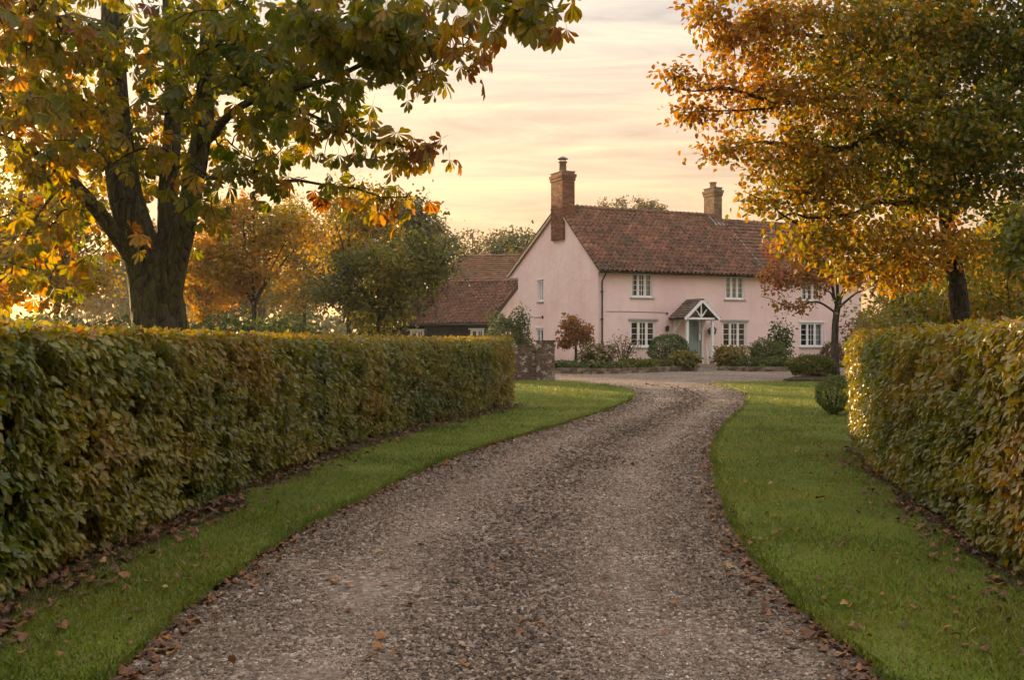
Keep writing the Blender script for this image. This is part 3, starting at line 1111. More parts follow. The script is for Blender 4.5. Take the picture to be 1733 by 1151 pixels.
# ------------------------------------------------------------------ gravel stones
def stones(name, n, y0, y1, smin, smax, seed, pw=1.6):
    r_ = np.random.default_rng(seed)
    u = r_.random(n)
    a = 1 - pw
    Y = (y0 ** a + u * (y1 ** a - y0 ** a)) ** (1 / a)
    gl, gr = np.array(GL), np.array(GR)
    lm, rm = gl[:np.argmax(gl[:, 1])], gr[:np.argmax(gr[:, 1])]
    lm, rm = lm[np.concatenate([[True], np.diff(np.maximum.accumulate(lm[:, 1])) > 0])], rm[np.concatenate([[True], np.diff(np.maximum.accumulate(rm[:, 1])) > 0])]
    xl, xr = np.interp(Y, lm[:, 1], lm[:, 0]), np.interp(Y, rm[:, 1], rm[:, 0])
    X = xl - 0.02 + (xr - xl + 0.04) * r_.random(n)
    keep = r_.random(n) < np.clip((33.5 - Y) / 10, 0, 1)
    X, Y, xl, xr = X[keep], Y[keep], xl[keep], xr[keep]
    n = len(X)
    S = smin * np.exp(r_.random(n) ** 2.2 * math.log(smax / smin)) * (0.82 + Y / 15)
    lat = (X - xl) / np.maximum(xr - xl, .1)
    trk = np.exp(-((lat - .27) / .10) ** 2) + np.exp(-((lat - .74) / .10) ** 2)
    S = S * (1 - 0.38 * trk) * (1 + 0.18 * np.exp(-((lat - .5) / .09) ** 2))
    P = np.column_stack([X, Y, gzv(Y) + 0.002 + S * 0.12])
    # irregular 8-vertex pebble
    tm = []
    for k in range(6):
        q = np.random.default_rng(seed * 10 + k)
        top = [(math.cos(t) * .40 * q.uniform(.7, 1.15), math.sin(t) * .34 * q.uniform(.7, 1.15), .28 * q.uniform(.5, 1.2)) for t in (0.3, 2.4, 4.5)]
        bot = [(math.cos(t) * .66 * q.uniform(.75, 1.1), math.sin(t) * .52 * q.uniform(.75, 1.1), -.1) for t in (0.1, 2.2, 4.3)]
        tm.append((np.array(top + bot), np.array([(0, 1, 2)]), np.array([(3, 4, 1, 0), (4, 5, 2, 1), (5, 3, 0, 2)]), np.zeros(6)))
    ax = unit(np.column_stack([r_.normal(size=n), r_.normal(size=n), r_.normal(0, 0.25, n)]))
    nr = unit(np.column_stack([r_.normal(0, .3, n), r_.normal(0, .3, n), np.ones(n)]))
    hue = np.clip(r_.beta(1.7, 2.4, n) + 0.10 * wave(P * np.array([1, 1, 0]), 1.3) + 0.14 * trk - 0.06 - 0.08 * np.exp(-((lat - .5) / .1) ** 2), 0, 1)
    me = scatter_mesh(name, tm, r_.integers(0, 6, n), P, frames(ax, nr), S, hue, 'gravel_stone', (0, 0, 0))
    tag(link(name, me), 'loose brown and grey gravel stones covering the drive', 'gravel', kind='stuff')


stones('gravel_stones', 64000, 4.0, 33.5, 0.0115, 0.032, 5)


# ------------------------------------------------------------------ grass
def grass(name, label, poly, n, seed, y0, y1, pw=1.7, edge=None):
    r_ = np.random.default_rng(seed)
    a = 1 - pw
    xs = [p[0] for p in poly]
    m = n * 4
    Y = (y0 ** a + r_.random(m) * (y1 ** a - y0 ** a)) ** (1 / a)
    X = r_.uniform(min(xs), max(xs), m)
    P = np.column_stack([X, Y])
    P = P[inside(poly, P)][:n]
    if edge is not None:       # overhanging tufts along the cut edge
        E = np.array([e for e in edge if 3.5 < e[1] < 27])
        ne = int(n * 0.16)
        ii = r_.integers(0, len(E) - 1, ne)
        w = (1 / E[ii, 1]) ** 0.8
        ok = r_.random(ne) < w / w.max()
        q = E[ii] + (E[ii + 1] - E[ii]) * r_.random(ne)[:, None] + r_.normal(0, 0.022, (ne, 2))
        P = np.concatenate([P, q[ok]])
    n = len(P)
    Z = gzv(P[:, 1]) + 0.05
    P = np.column_stack([P, Z])
    tm = [(np.array([(-.09, 0, 0), (.09, 0, 0), (.075, .55, .04), (-.075, .55, .04), (0, 1, .22)], float), np.array([(3, 2, 4)]), np.array([(0, 1, 2, 3)]), np.zeros(5))]
    ax = unit(np.column_stack([r_.normal(0, .55, n), r_.normal(0, .55, n), np.full(n, 1.0)]))
    nr = unit(np.column_stack([r_.normal(size=n), r_.normal(size=n), r_.normal(0, .2, n)]))
    S = (0.023 + 0.0011 * P[:, 1]) * r_.uniform(0.55, 1.4, n)
    pz = P * np.array([1, 1, 0])
    hue = np.clip(0.45 + r_.normal(0, 0.19, n) + 0.24 * wave(pz, 1.6, seed) + 0.16 * wave(pz, 4.3, seed + 1) + 0.2 * (wave(pz, 2.7, seed + 2) > .55), 0, 0.98)
    S = S * (1 + 0.25 * wave(pz, 3.1, seed + 4)) * np.where(r_.random(n) < .03, 1.7, 1.0)
    tm.append((np.array([(-.085, 0, 0), (.085, 0, 0), (0, 1, .15)], float), np.array([(0, 1, 2)]), np.zeros((0, 4), int), np.zeros(3)))
    me = scatter_mesh(name, tm, (P[:, 1] > 7.5).astype(int), P, frames(ax, nr), S, hue, 'grass_blade', (0, 0, 0))
    tag(link(name, me), label, 'grass', kind='stuff')


grass('grass', 'short green grass of the verge beside the left hedge', lawn_l, 95000, 3, 4.2, 34, edge=GL)
grass('grass', 'short green grass of the lawn beside the right hedge', lawn_r, 135000, 4, 4.2, 34, edge=GR)


# ------------------------------------------------------------------ hedges
def hedge(name, label, path, side, H, Th, n_face, n_top, seed, hue0, ph, parts=300):
    r_ = np.random.default_rng(seed)
    base = (path[0][0], path[0][1], 0)
    base = (path[len(path) // 2][0], path[len(path) // 2][1], 0)
    root = thing(name, label, 'hedge', base)
    A = np.array(path)
    T = unit(np.gradient(A, axis=0))
    Nn = np.column_stack([T[:, 1] * side, -T[:, 0] * side])
    # rounded far end
    c = A[-1] - Nn[-1] * Th / 2
    arc, an = [], []
    for k in range(1, 13):
        a = math.pi * k / 12
        d = Nn[-1] * math.cos(a) + T[-1] * math.sin(a)
        arc.append(c + d * Th / 2)
        an.append(d)
    FA = np.concatenate([A, np.array(arc)])
    FN = np.concatenate([Nn, np.array(an)])
    # solid near-black core box that closes the view through the hedge
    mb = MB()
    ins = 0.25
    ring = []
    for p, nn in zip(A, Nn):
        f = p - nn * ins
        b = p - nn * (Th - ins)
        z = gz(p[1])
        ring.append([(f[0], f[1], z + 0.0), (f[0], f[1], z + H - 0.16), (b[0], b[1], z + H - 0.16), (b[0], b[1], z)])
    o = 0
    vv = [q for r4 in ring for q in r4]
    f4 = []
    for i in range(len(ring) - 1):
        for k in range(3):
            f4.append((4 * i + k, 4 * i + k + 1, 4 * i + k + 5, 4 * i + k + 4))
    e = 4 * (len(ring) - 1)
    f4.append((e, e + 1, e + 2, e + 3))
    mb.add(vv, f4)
    # stems at the foot
    for i in range(0, len(A), 1):
        for _ in range(2):
            p = A[i] - Nn[i] * random.uniform(0.08, 0.5) + T[i] * random.uniform(-.1, .1)
            q = p + Nn[i] * random.uniform(-0.1, 0.12)
            mb.tube([(p[0], p[1], gz(p[1])), (q[0], q[1], gz(p[1]) + random.uniform(0.4, 0.9))], [0.014, 0.007], 4)
    link('core_and_stems', mb.mesh('core_and_stems', 'hedge_core_and_stem', base), root)
    # sampling along the face, denser near the camera
    seg = np.linalg.norm(np.diff(FA, axis=0), axis=1)
    cum = np.concatenate([[0], np.cumsum(seg)])
    mid = 0.5 * (FA[1:] + FA[:-1])
    wgt = seg * np.where(mid[:, 1] < 3.5, 0.12, 1.0) / np.maximum(mid[:, 1], 5) ** 0.75
    wgt[mid[:, 1] < 0] = 0
    cw = np.concatenate([[0], np.cumsum(wgt)])
    cw /= cw[-1]

    def sample(n):
        s = np.interp(r_.random(n), cw, cum)
        P = np.column_stack([np.interp(s, cum, FA[:, 0]), np.interp(s, cum, FA[:, 1])])
        Nv = unit(np.column_stack([np.interp(s, cum, FN[:, 0]), np.interp(s, cum, FN[:, 1])]))
        return s, P, Nv
    s, P, Nv = sample(n_face)
    h = 0.04 + (H - 0.06) * r_.random(n_face) ** 0.92
    lump = 0.030 * np.sin(s * 1.4 + 1 + ph) + 0.028 * np.sin(s * 2.3 + ph) * np.sin(h * 3.1 + s * 0.6) + 0.022 * np.sin(s * 4.1 + h * 6 + ph) * np.sin(h * 5 - s * 3.3) + 0.022 * np.sin(s * 11 + h * 14) * np.sin(h * 17 - s * 7)
    rc = np.clip((h - (H - 0.16)) / 0.16, 0, 1)
    low = np.clip((0.22 - h) / 0.22, 0, 1)
    dep = lump + 0.03 - 0.27 * r_.random(n_face) ** 1.5 - 0.15 * rc ** 2 - 0.10 * low
    sprout = r_.random(n_face) < 0.05
    dep = np.where(sprout, dep + 0.06 * r_.random(n_face), dep)
    P3 = np.column_stack([P + Nv * dep[:, None], gzv(P[:, 1]) + h + 0.05 * low])
    N3 = np.column_stack([Nv, 0.35 + 1.2 * rc])
    gap = (np.sin(s * 5.3 + 2 * np.sin(h * 4 + ph)) * np.sin(h * 7 + s * 1.7 + ph) > 0.66) & (dep > -0.13)
    ax = unit(np.column_stack([Nv * 0.55, np.full(n_face, -0.75)]) + r_.normal(0, 0.42, (n_face, 3)))
    hue = hue0 + 0.20 * np.sin(s * 1.15 + ph) * np.sin(h * 1.9 + s * 0.35 + 0.6) + 0.15 * np.sin(s * 2.3 + h * 3.7 + ph) * np.sin(h * 4.1 - s * 1.3) + 0.06 * np.sin(s * 0.5 + 1 + ph) + r_.normal(0, 0.13, n_face) + 0.10 * rc
    # top
    s2, Q, Nv2 = sample(n_top)
    u = r_.random(n_top) * Th
    Q = Q - Nv2 * u[:, None]
    zt = gzv(Q[:, 1]) + H - 0.02 - 0.05 * r_.random(n_top) + 0.015 * np.sin(s2 * 4) + np.where(r_.random(n_top) < 0.06, 0.05 * r_.random(n_top), 0)
    P3 = np.concatenate([P3[~gap], np.column_stack([Q, zt])])
    N3 = np.concatenate([N3[~gap], np.column_stack([Nv2 * 0.15, np.ones(n_top)])])
    ax = np.concatenate([ax[~gap], unit(np.column_stack([Nv2 * 0.4, np.full(n_top, 0.1)]) + r_.normal(0, 0.7, (n_top, 3)))])
    hue = np.clip(np.concatenate([hue[~gap], hue0 + 0.22 + r_.normal(0, 0.17, n_top)]), 0, 1)
    n = len(P3)
    nr = unit(unit(N3) + r_.normal(0, 0.38, (n, 3)))
    S = np.where(P3[:, 1] < 8, 0.062 - (P3[:, 1] - 4).clip(0, 4) * 0.0022, 0.0532 + (P3[:, 1] - 8) * 0.0003) * r_.uniform(0.55, 1.4, n)
    M = frames(ax, nr)
    px, py = pix(P3)
    outer = np.concatenate([dep[~gap] > -0.03, np.zeros(n_top, bool)])
    vis = (px > 5) & (px < 1728) & (py > 5) & (py < 1146) & (P3[:, 1] > 1) & outer
    sc = np.where(vis, S / np.maximum(P3[:, 1], 1), 0)
    big = np.argsort(-sc)[:parts]
    leaf_objects('leaf', FINE, P3[big], M[big], S[big] * 1.02, hue[big], 'hedge_leaf', root, base)
    keep = np.ones(n, bool)
    keep[big] = False
    P3, M, S, hue = P3[keep], M[keep], S[keep], hue[keep]
    near = P3[:, 1] < 6.8
    which = np.where(near, 1, 0)
    me = scatter_mesh('foliage', SMALL + [leaf_mid()], which, P3, M, S, hue, 'hedge_leaf', base)
    tag(link('foliage', me, root), kind='stuff')
    return root


hedge('clipped_hedge', 'long clipped green and copper hedge along the left of the drive', HL, 1, 1.56, 1.05, 104000, 18000, 21, 0.42, 0.3)
hedge('clipped_hedge', 'clipped golden brown hedge on the right with a sunlit rounded end', HR, -1, 1.60, 1.1, 60000, 11000, 22, 0.42, 1.9)

# ================================================================== THE PINK HOUSE
TH = R(25)
HX, HYY, HZ = 3.73, 46.15, 0.40
DEPTH, LEN, WALLH, RIDGE_V, RIDGE_Z = 8.09, 14.9, 4.36, 3.656, 7.36
MAIN = 9.0                       # where the main roof ends and the lower wing roof begins
house = thing('pink_house', 'pink rendered farmhouse with red pantile roof and two brick chimneys', 'house', (HX, HYY, HZ), TH)
HM = Matrix.Translation((HX, HYY, HZ)) @ Matrix.Rotation(TH, 4, 'Z')


def wall_grid(mb, u0, u1, z0, z1, openings, Mx, reveal=0.16):
    """flat wall with real openings and reveals; local frame (u, outward n, z)"""
    us = sorted({u0, u1} | {o[0] for o in openings} | {o[1] for o in openings})
    zs = sorted({z0, z1} | {o[2] for o in openings} | {o[3] for o in openings})
    for a, b in zip(us[:-1], us[1:]):
        for c, d in zip(zs[:-1], zs[1:]):
            if any(o[0] <= a + 1e-6 and o[1] >= b - 1e-6 and o[2] <= c + 1e-6 and o[3] >= d - 1e-6 for o in openings):
                continue
            mb.add([Mx @ Vector(p) for p in ((a, 0, c), (b, 0, c), (b, 0, d), (a, 0, d))], [(0, 1, 2, 3)])
    for a, b, c, d in openings:
        r_ = -reveal
        for q in (((a, 0, c), (a, r_, c), (a, r_, d), (a, 0, d)), ((b, 0, c), (b, 0, d), (b, r_, d), (b, r_, c)),
                  ((a, 0, d), (a, r_, d), (b, r_, d), (b, 0, d)), ((a, 0, c), (b, 0, c), (b, r_, c), (a, r_, c))):
            mb.add([Mx @ Vector(p) for p in q], [(0, 1, 2, 3)])


# frames: local (u, n outward, z) -> house local
FRONT = Matrix(((1, 0, 0, 0), (0, -1, 0, 0), (0, 0, 1, 0), (0, 0, 0, 1)))
GABLE = Matrix(((0, -1, 0, 0), (-1, 0, 0, DEPTH), (0, 0, 1, 0), (0, 0, 0, 1)))     # u runs from the rear corner forward

front_w = [(1.67, 2.81, 3.10, 4.20, 3, 4), (6.71, 7.81, 3.10, 4.20, 3, 4), (11.15, 12.25, 3.10, 4.20, 3, 4),
           (1.62, 2.96, 0.90, 2.07, 3, 4), (6.55, 7.95, 0.90, 2.07, 3, 4), (11.07, 12.5, 0.90, 2.07, 3, 4)]
door_o = (4.62, 5.42, 0.15, 2.13)
gable_w = [(DEPTH - 5.88, DEPTH - 5.30, 3.08, 4.12, 2, 4), (DEPTH - 6.05, DEPTH - 5.30, 1.02, 1.80, 2, 2)]

mb = MB()
wall_grid(mb, 0, LEN, 0, WALLH, [w[:4] for w in front_w] + [door_o], FRONT)
link('front_wall', mb.mesh('front_wall', 'pink_plaster'), house)
mb = MB()
wall_grid(mb, 0, DEPTH, 0, WALLH, [w[:4] for w in gable_w], GABLE)
mb.add([(0, DEPTH, WALLH), (0, 0, WALLH), (0, RIDGE_V, RIDGE_Z - 0.03), (0, DEPTH, RIDGE_Z - (DEPTH - RIDGE_V) * 0.516)], [(0, 1, 2, 3)])
# boxed rear eave
zb = RIDGE_Z - (DEPTH - RIDGE_V) * 0.516
ze = RIDGE_Z - (9.15 - RIDGE_V) * 0.516
mb.add([(0, DEPTH, ze - 0.15), (0, 9.15, ze - 0.12), (0, 9.15, ze - 0.03), (0, DEPTH, zb - 0.02)], [(0, 3, 2, 1)])
mb.add([(0, DEPTH, ze - 0.15), (0, 9.15, ze - 0.12), (1.2, 9.15, ze - 0.12), (1.2, DEPTH, ze - 0.15)], [(0, 1, 2, 3)])
link('gable_wall', mb.mesh('gable_wall', 'pink_plaster'), house)
mb = MB()
mb.add([(LEN, 0, 0), (LEN, DEPTH, 0), (LEN, DEPTH, zb), (LEN, RIDGE_V, RIDGE_Z - .15), (LEN, 0, WALLH)], [(0, 1, 2, 3)], [(0, 3, 4)])
mb.add([(0, DEPTH, 0), (LEN, DEPTH, 0), (LEN, DEPTH, zb), (0, DEPTH, zb)], [(0, 3, 2, 1)])
link('rear_wall', mb.mesh('rear_wall', 'pink_plaster'), house)
# dark rooms behind the glass
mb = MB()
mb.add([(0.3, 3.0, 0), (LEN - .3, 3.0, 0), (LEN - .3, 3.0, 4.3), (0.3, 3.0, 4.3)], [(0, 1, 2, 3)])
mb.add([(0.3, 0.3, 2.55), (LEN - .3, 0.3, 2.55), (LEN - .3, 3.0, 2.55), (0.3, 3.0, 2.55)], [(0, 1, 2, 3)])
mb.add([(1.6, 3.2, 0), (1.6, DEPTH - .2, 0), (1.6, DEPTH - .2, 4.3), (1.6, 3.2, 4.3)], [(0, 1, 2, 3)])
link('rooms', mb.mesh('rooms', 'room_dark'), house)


def window(parent, Mx, u0, u1, z0, z1, cols, rows, curtain=0, lintel=False, sill='grey_sill', name='window', paint='white_paint'):
    B = lambda m, a, b, c, d, e, f: m.box(a, b, c, d, e, f, Mx)
    fw = 0.045
    fr = MB()                                                    # fixed frame
    B(fr, u0, u1, -0.11, -0.03, z1 - fw, z1)
    B(fr, u0, u1, -0.11, -0.03, z0, z0 + fw)
    B(fr, u0, u0 + fw, -0.11, -0.03, z0 + fw, z1 - fw)
    B(fr, u1 - fw, u1, -0.11, -0.03, z0 + fw, z1 - fw)
    w = (u1 - u0 - 2 * fw) / cols
    for i in range(1, cols):
        x = u0 + fw + w * i
        B(fr, x - 0.022, x + 0.022, -0.108, -0.035, z0 + fw, z1 - fw)
    wo = link(name, fr.mesh('window', paint), parent)
    s = MB()
    B(s, u0 - 0.06, u1 + 0.06, -0.10, 0.055, z0 - 0.06, z0 - 0.002)
    link('sill', s.mesh('sill', sill), wo)
    # raised plaster surround or timber lintel
    l = MB()
    B(l, u0 - 0.10, u1 + 0.10, 0.003, 0.05 if lintel else 0.03, z1 + 0.01, z1 + (0.09 if lintel else 0.075))
    link('lintel', l.mesh('lintel', 'grey_sill' if lintel else paint), wo)
    for i in range(cols):
        a, b = u0 + fw + w * i + 0.024, u0 + fw + w * (i + 1) - 0.024
        c, d = z0 + fw + 0.002, z1 - fw - 0.002
        cs = MB()                                                # casement with glazing bars
        B(cs, a, b, -0.095, -0.05, d - 0.04, d)
        B(cs, a, b, -0.095, -0.05, c, c + 0.05)
        B(cs, a, a + 0.035, -0.095, -0.05, c + 0.05, d - 0.04)
        B(cs, b - 0.035, b, -0.095, -0.05, c + 0.05, d - 0.04)
        co = link('casement', cs.mesh('casement', paint), wo)
        for r_ in range(1, rows):
            z = c + 0.05 + (d - c - 0.09) * r_ / rows
            link('glazing_bar', B(MB(), a + 0.035, b - 0.035, -0.088, -0.057, z - 0.010, z + 0.010).mesh('glazing_bar', paint), wo)
        if b - a > 0.30 and i == 1:
            link('glazing_bar', B(MB(), (a + b) / 2 - 0.009, (a + b) / 2 + 0.009, -0.086, -0.055, c + 0.05, d - 0.04).mesh('glazing_bar', paint), wo)
        p = MB()
        t1, t2 = random.uniform(-.004, .004), random.uniform(-.004, .004)
        p.add([Mx @ Vector(q) for q in ((a + .03, -.074 + t1, c + .045), (b - .03, -.074 - t1, c + .045), (b - .03, -.074 + t2, d - .035), (a + .03, -.074 - t2, d - .035))], [(0, 1, 2, 3)])
        link('pane', p.mesh('pane', 'window_glass'), wo)
    if curtain:
        c = MB()
        spans = [(u0 + .03, u0 + .03 + (u1 - u0) * curtain / 2), (u1 - .03 - (u1 - u0) * curtain / 2, u1 - .03)]
        for a, b in spans:
            k = max(4, int((b - a) / 0.05))
            vs_ = []
            for i in range(k + 1):
                x = a + (b - a) * i / k
                n_ = -0.24 + 0.025 * math.sin(i * 2.1)
                vs_ += [Mx @ Vector((x, n_, z0 + 0.03)), Mx @ Vector((x, n_, z1 - 0.03))]
            c.add(vs_, [(2 * i, 2 * i + 2, 2 * i + 3, 2 * i + 1) for i in range(k)])
        link('curtain', c.mesh('curtain', 'curtain'), wo)
    return wo


for i, w in enumerate(front_w):
    window(house, FRONT, *w, curtain=(0.5, 0.9, 0.6, 0.0, 0.0, 0.35)[i], lintel=i in (3, 4))
for i, w in enumerate(gable_w):
    window(house, GABLE, *w, curtain=0.8 if i == 0 else 0)


# ------------------------------------------------------------------ roof tiles
def pantile(w, g, hue, mat, amp=0.035):
    prof = [(-0.5, -0.2), (-0.3, -0.9), (-0.05, -0.2), (0.2, 1.0), (0.42, 0.75), (0.54, 0.0)]
    V, f4 = [], []
    k = len(prof)
    for y, dz in ((-0.02, 0.0), (-0.02, 0.060), (g * 1.12, 0.006)):
        for x, z in prof:
            V.append((x * w, y, dz + z * amp))
    for r_ in range(2):
        for i in range(k - 1):
            a = r_ * k + i
            f4.append((a, a + 1, a + k + 1, a + k))
    return np_mesh('roof_tile', V, None, f4, mat, {'hue': np.full(len(V), hue)}), np.array(V), np.array(f4)


def tile_roof(parent, O, u, s, length, slope, w, g, mat, n_obj, rot, seed, huef=None, skip=None, name='roof_tile', amp=0.035):
    """courses of overlapping tiles on a plane; nearest ones separate, the rest joined"""
    r_ = np.random.default_rng(seed)
    u, s, O = Vector(u).normalized(), Vector(s).normalized(), Vector(O)
    nrm = u.cross(s)
    B = Matrix((u, s, nrm)).transposed()
    nc, nrw = int(length / w), int(math.ceil(slope / g))
    w = length / nc
    it = []
    for j in range(nrw):
        for i in range(nc):
            p = O + u * (w * (i + 0.5)) + s * (g * j)
            if skip and skip(w * (i + .5), g * j):
                continue
            it.append(p)
    it = [(p, (rot @ p).length) for p in it]
    it.sort(key=lambda q: q[1])
    var = [pantile(w, g, (h + 0.5) / 10, mat, amp) for h in range(10)]
    Vt, Ft = var[0][1], var[0][2]
    Vs, Fs, Hs, o = [], [], [], 0
    for k, (p, _) in enumerate(it):
        h = 0.5 + (r_.beta(2.2, 2.2) - 0.5) * 0.62
        if huef:
            h = min(1, max(0, h + huef(p)))
        Rm = B @ Matrix.Rotation(r_.normal(0, 0.012), 3, 'Z') @ Matrix.Rotation(r_.normal(0, 0.014), 3, 'X')
        q = p + nrm * (0.03 + r_.normal(0, 0.005)) + s * r_.normal(0, 0.008)
        if k < n_obj:
            ob = link(name, var[min(9, int(h * 10))][0], parent)
            ob.matrix_local = Matrix.Translation(q) @ Rm.to_4x4()
        else:
            Vs.append(Vt @ np.array(Rm).T + np.array(q))
            Fs.append(Ft + o)
            Hs.append(np.full(len(Vt), h))
            o += len(Vt)
    if Vs:
        me = np_mesh('tiles', np.concatenate(Vs), None, np.concatenate(Fs), mat, {'hue': np.concatenate(Hs)})
        tag(link('roof_tiles', me, parent), kind='stuff')


def ridge_row(parent, a, b, rad, mat, step=0.42):
    a, b = Vector(a), Vector(b)
    n = max(1, int((b - a).length / step))
    d = (b - a) / n
    u = d.normalized()
    side = u.cross(Vector((0, 0, 1))).normalized()
    mesh = {}
    for i in range(n):
        h = random.choice((0, 1, 2, 3))
        if h not in mesh:
            V, f4 = [], []
            for e, rr in ((0, rad * 1.06), (d.length * 1.02, rad * 0.96)):
                for k in range(7):
                    t = math.pi * k / 6
                    V.append(tuple(u * e + side * (math.cos(t) * rr) + Vector((0, 0, math.sin(t) * rr * 0.8))))
            f4 = [(k, k + 1, k + 8, k + 7) for k in range(6)]
            mesh[h] = np_mesh('ridge_tile', V, None, f4, mat, {'hue': np.full(14, 0.1 + 0.2 * h)})
        link('ridge_tile', mesh[h], parent, a + d * i + Vector((0, 0, random.uniform(-.008, .008))))


PITCH = (RIDGE_Z - 4.36) / RIDGE_V
ev = -0.26
ez = 4.42 + ev * PITCH
ROT = HM.copy()
rd = MB()
rd.add([(-0.10, ev, ez), (MAIN, ev, ez), (MAIN, RIDGE_V, RIDGE_Z + 0.06), (-0.10, RIDGE_V, RIDGE_Z + 0.06)], [(0, 1, 2, 3)], hue=0.1)
rd.add([(-0.10, RIDGE_V, RIDGE_Z + 0.06), (MAIN, RIDGE_V, RIDGE_Z + 0.06), (MAIN, 9.2, ze + 0.06), (-0.10, 9.2, ze + 0.06)], [(0, 1, 2, 3)], hue=0.4)
roof = link('roof', rd.mesh('roof', 'roof_tile'), house)
sl = math.hypot(RIDGE_V - ev, RIDGE_Z + 0.06 - ez)
sdir = Vector((0, RIDGE_V - ev, RIDGE_Z + 0.06 - ez))
tile_roof(roof, (-0.12, ev, ez), (1, 0, 0), sdir, MAIN + 0.12, sl, 0.235, 0.29, 'roof_tile', 300, ROT, 31, amp=0.062, huef=lambda p: -0.22 * max(0, 1 - (p.z - ez) / 1.1) + 0.10 * math.sin(p.x * 1.3 + p.z) * math.sin(p.z * 1.9))
ridge_row(roof, (-0.1, RIDGE_V, RIDGE_Z + 0.09), (MAIN, RIDGE_V, RIDGE_Z + 0.09), 0.13, 'roof_tile')
# lower roof over the right wing
rd = MB()
dz = -0.16
rd.add([(MAIN + .02, ev + .02, ez + dz), (LEN + .15, ev + .02, ez + dz), (LEN + .15, RIDGE_V, RIDGE_Z + dz), (MAIN + .02, RIDGE_V, RIDGE_Z + dz)], [(0, 1, 2, 3)], hue=0.1)
rd.add([(MAIN + .02, RIDGE_V, RIDGE_Z + dz), (LEN + .15, RIDGE_V, RIDGE_Z + dz), (LEN + .15, 9.2, ze + dz), (MAIN + .02, 9.2, ze + dz)], [(0, 1, 2, 3)], hue=0.4)
wroof = link('wing_roof', rd.mesh('roof', 'roof_tile'), house)
tile_roof(wroof, (MAIN + .03, ev + .02, ez + dz), (1, 0, 0), sdir, LEN - MAIN + .1, sl - 0.05, 0.245, 0.30, 'roof_tile', 0, ROT, 32, huef=lambda p: -0.15)
ridge_row(wroof, (MAIN + .05, RIDGE_V, RIDGE_Z + dz + .03), (LEN + .1, RIDGE_V, RIDGE_Z + dz + .03), 0.13, 'roof_tile')
# verge of the main roof over the wing, pale mortar
v = MB()
v.bar((MAIN + 0.01, ev - .01, ez + 0.0), (MAIN + 0.01, RIDGE_V, RIDGE_Z + 0.07), 0.05, 0.16)
link('verge', v.mesh('verge', 'lead'), roof)
# barge boards on the gable
v = MB()
v.bar((-0.085, ev + .02, ez - 0.06), (-0.085, RIDGE_V - .02, RIDGE_Z - 0.02), 0.035, 0.06)
link('barge_board', v.mesh('barge_board', 'cream_board'), house)
v = MB()
v.bar((-0.10, 9.22, ze - 0.06), (-0.10, RIDGE_V, RIDGE_Z - 0.00), 0.05, 0.12)
link('barge_board', v.mesh('barge_board', 'cream_board'), house)
v = MB()
v.bar((-0.125, 9.24, ze + 0.06), (-0.125, RIDGE_V + .5, RIDGE_Z - 0.18), 0.07, 0.04)
link('verge', v.mesh('verge', 'clay_pot'), house)
# gutter and downpipe
g = MB()
for a, b in ((-0.08, MAIN), (MAIN + 0.03, LEN + .12)):
    V = []
    for x in (a, b):
        for k in range(7):
            t = math.pi * (k / 6)
            V.append((x, ev - 0.045 - 0.055 * math.cos(t), ez - 0.02 - 0.055 * math.sin(t)))
    g.add(V, [(k, k + 1, k + 8, k + 7) for k in range(6)])
go = link('gutter', g.mesh('gutter', 'black_paint'), house)
d = MB()
d.tube([(0.20, ev - .045, ez - .07), (0.20, ev - .045, ez - .16), (0.17, -0.075, ez - .42), (0.17, -0.07, 0.15)], [0.035] * 4, 8)
for z in (0.9, 2.1, 3.3):
    d.box(0.115, 0.225, -0.115, -0.004, z, z + 0.04)
link('downpipe', d.mesh('downpipe', 'black_paint'), house)
d = MB().box(-0.02, LEN, -0.045, -0.004, WALLH - 0.10, WALLH - 0.01)
link('fascia', d.mesh('fascia', 'black_paint'), house)
# thin cable across the front and a slim iron wall tie on the gable
d = MB().tube([(0.4, -0.012, 2.46), (1.6, -0.012, 2.47), (2.9, -0.012, 2.455), (3.55, -0.012, 2.44)], [0.010] * 4, 4)
d.box(3.50, 3.57, -0.05, -0.003, 2.36, 2.46)
link('cable', d.mesh('cable', 'iron'), house)
d = MB().tube([(-0.012, 6.3, 2.33), (-0.012, 5.3, 2.33)], [0.014, 0.014], 4)
d.box(-0.05, -0.003, 5.28, 5.34, 2.26, 2.40)
link('wall_tie', d.mesh('wall_tie', 'iron'), house)
# shallow plaster flue breast below the chimney on the gable
d = MB()
d.add([(-0.035, 3.18, WALLH - 4.0), (-0.035, 4.13, WALLH - 4.0), (-0.035, 4.0, 5.88), (-0.035, 3.3, 5.88), (-0.002, 3.0, WALLH - 4.0), (-0.002, 4.32, WALLH - 4.0), (-0.002, 4.2, 5.9), (-0.002, 3.1, 5.9)],
      [(0, 3, 2, 1), (0, 4, 7, 3), (1, 2, 6, 5), (3, 7, 6, 2)])


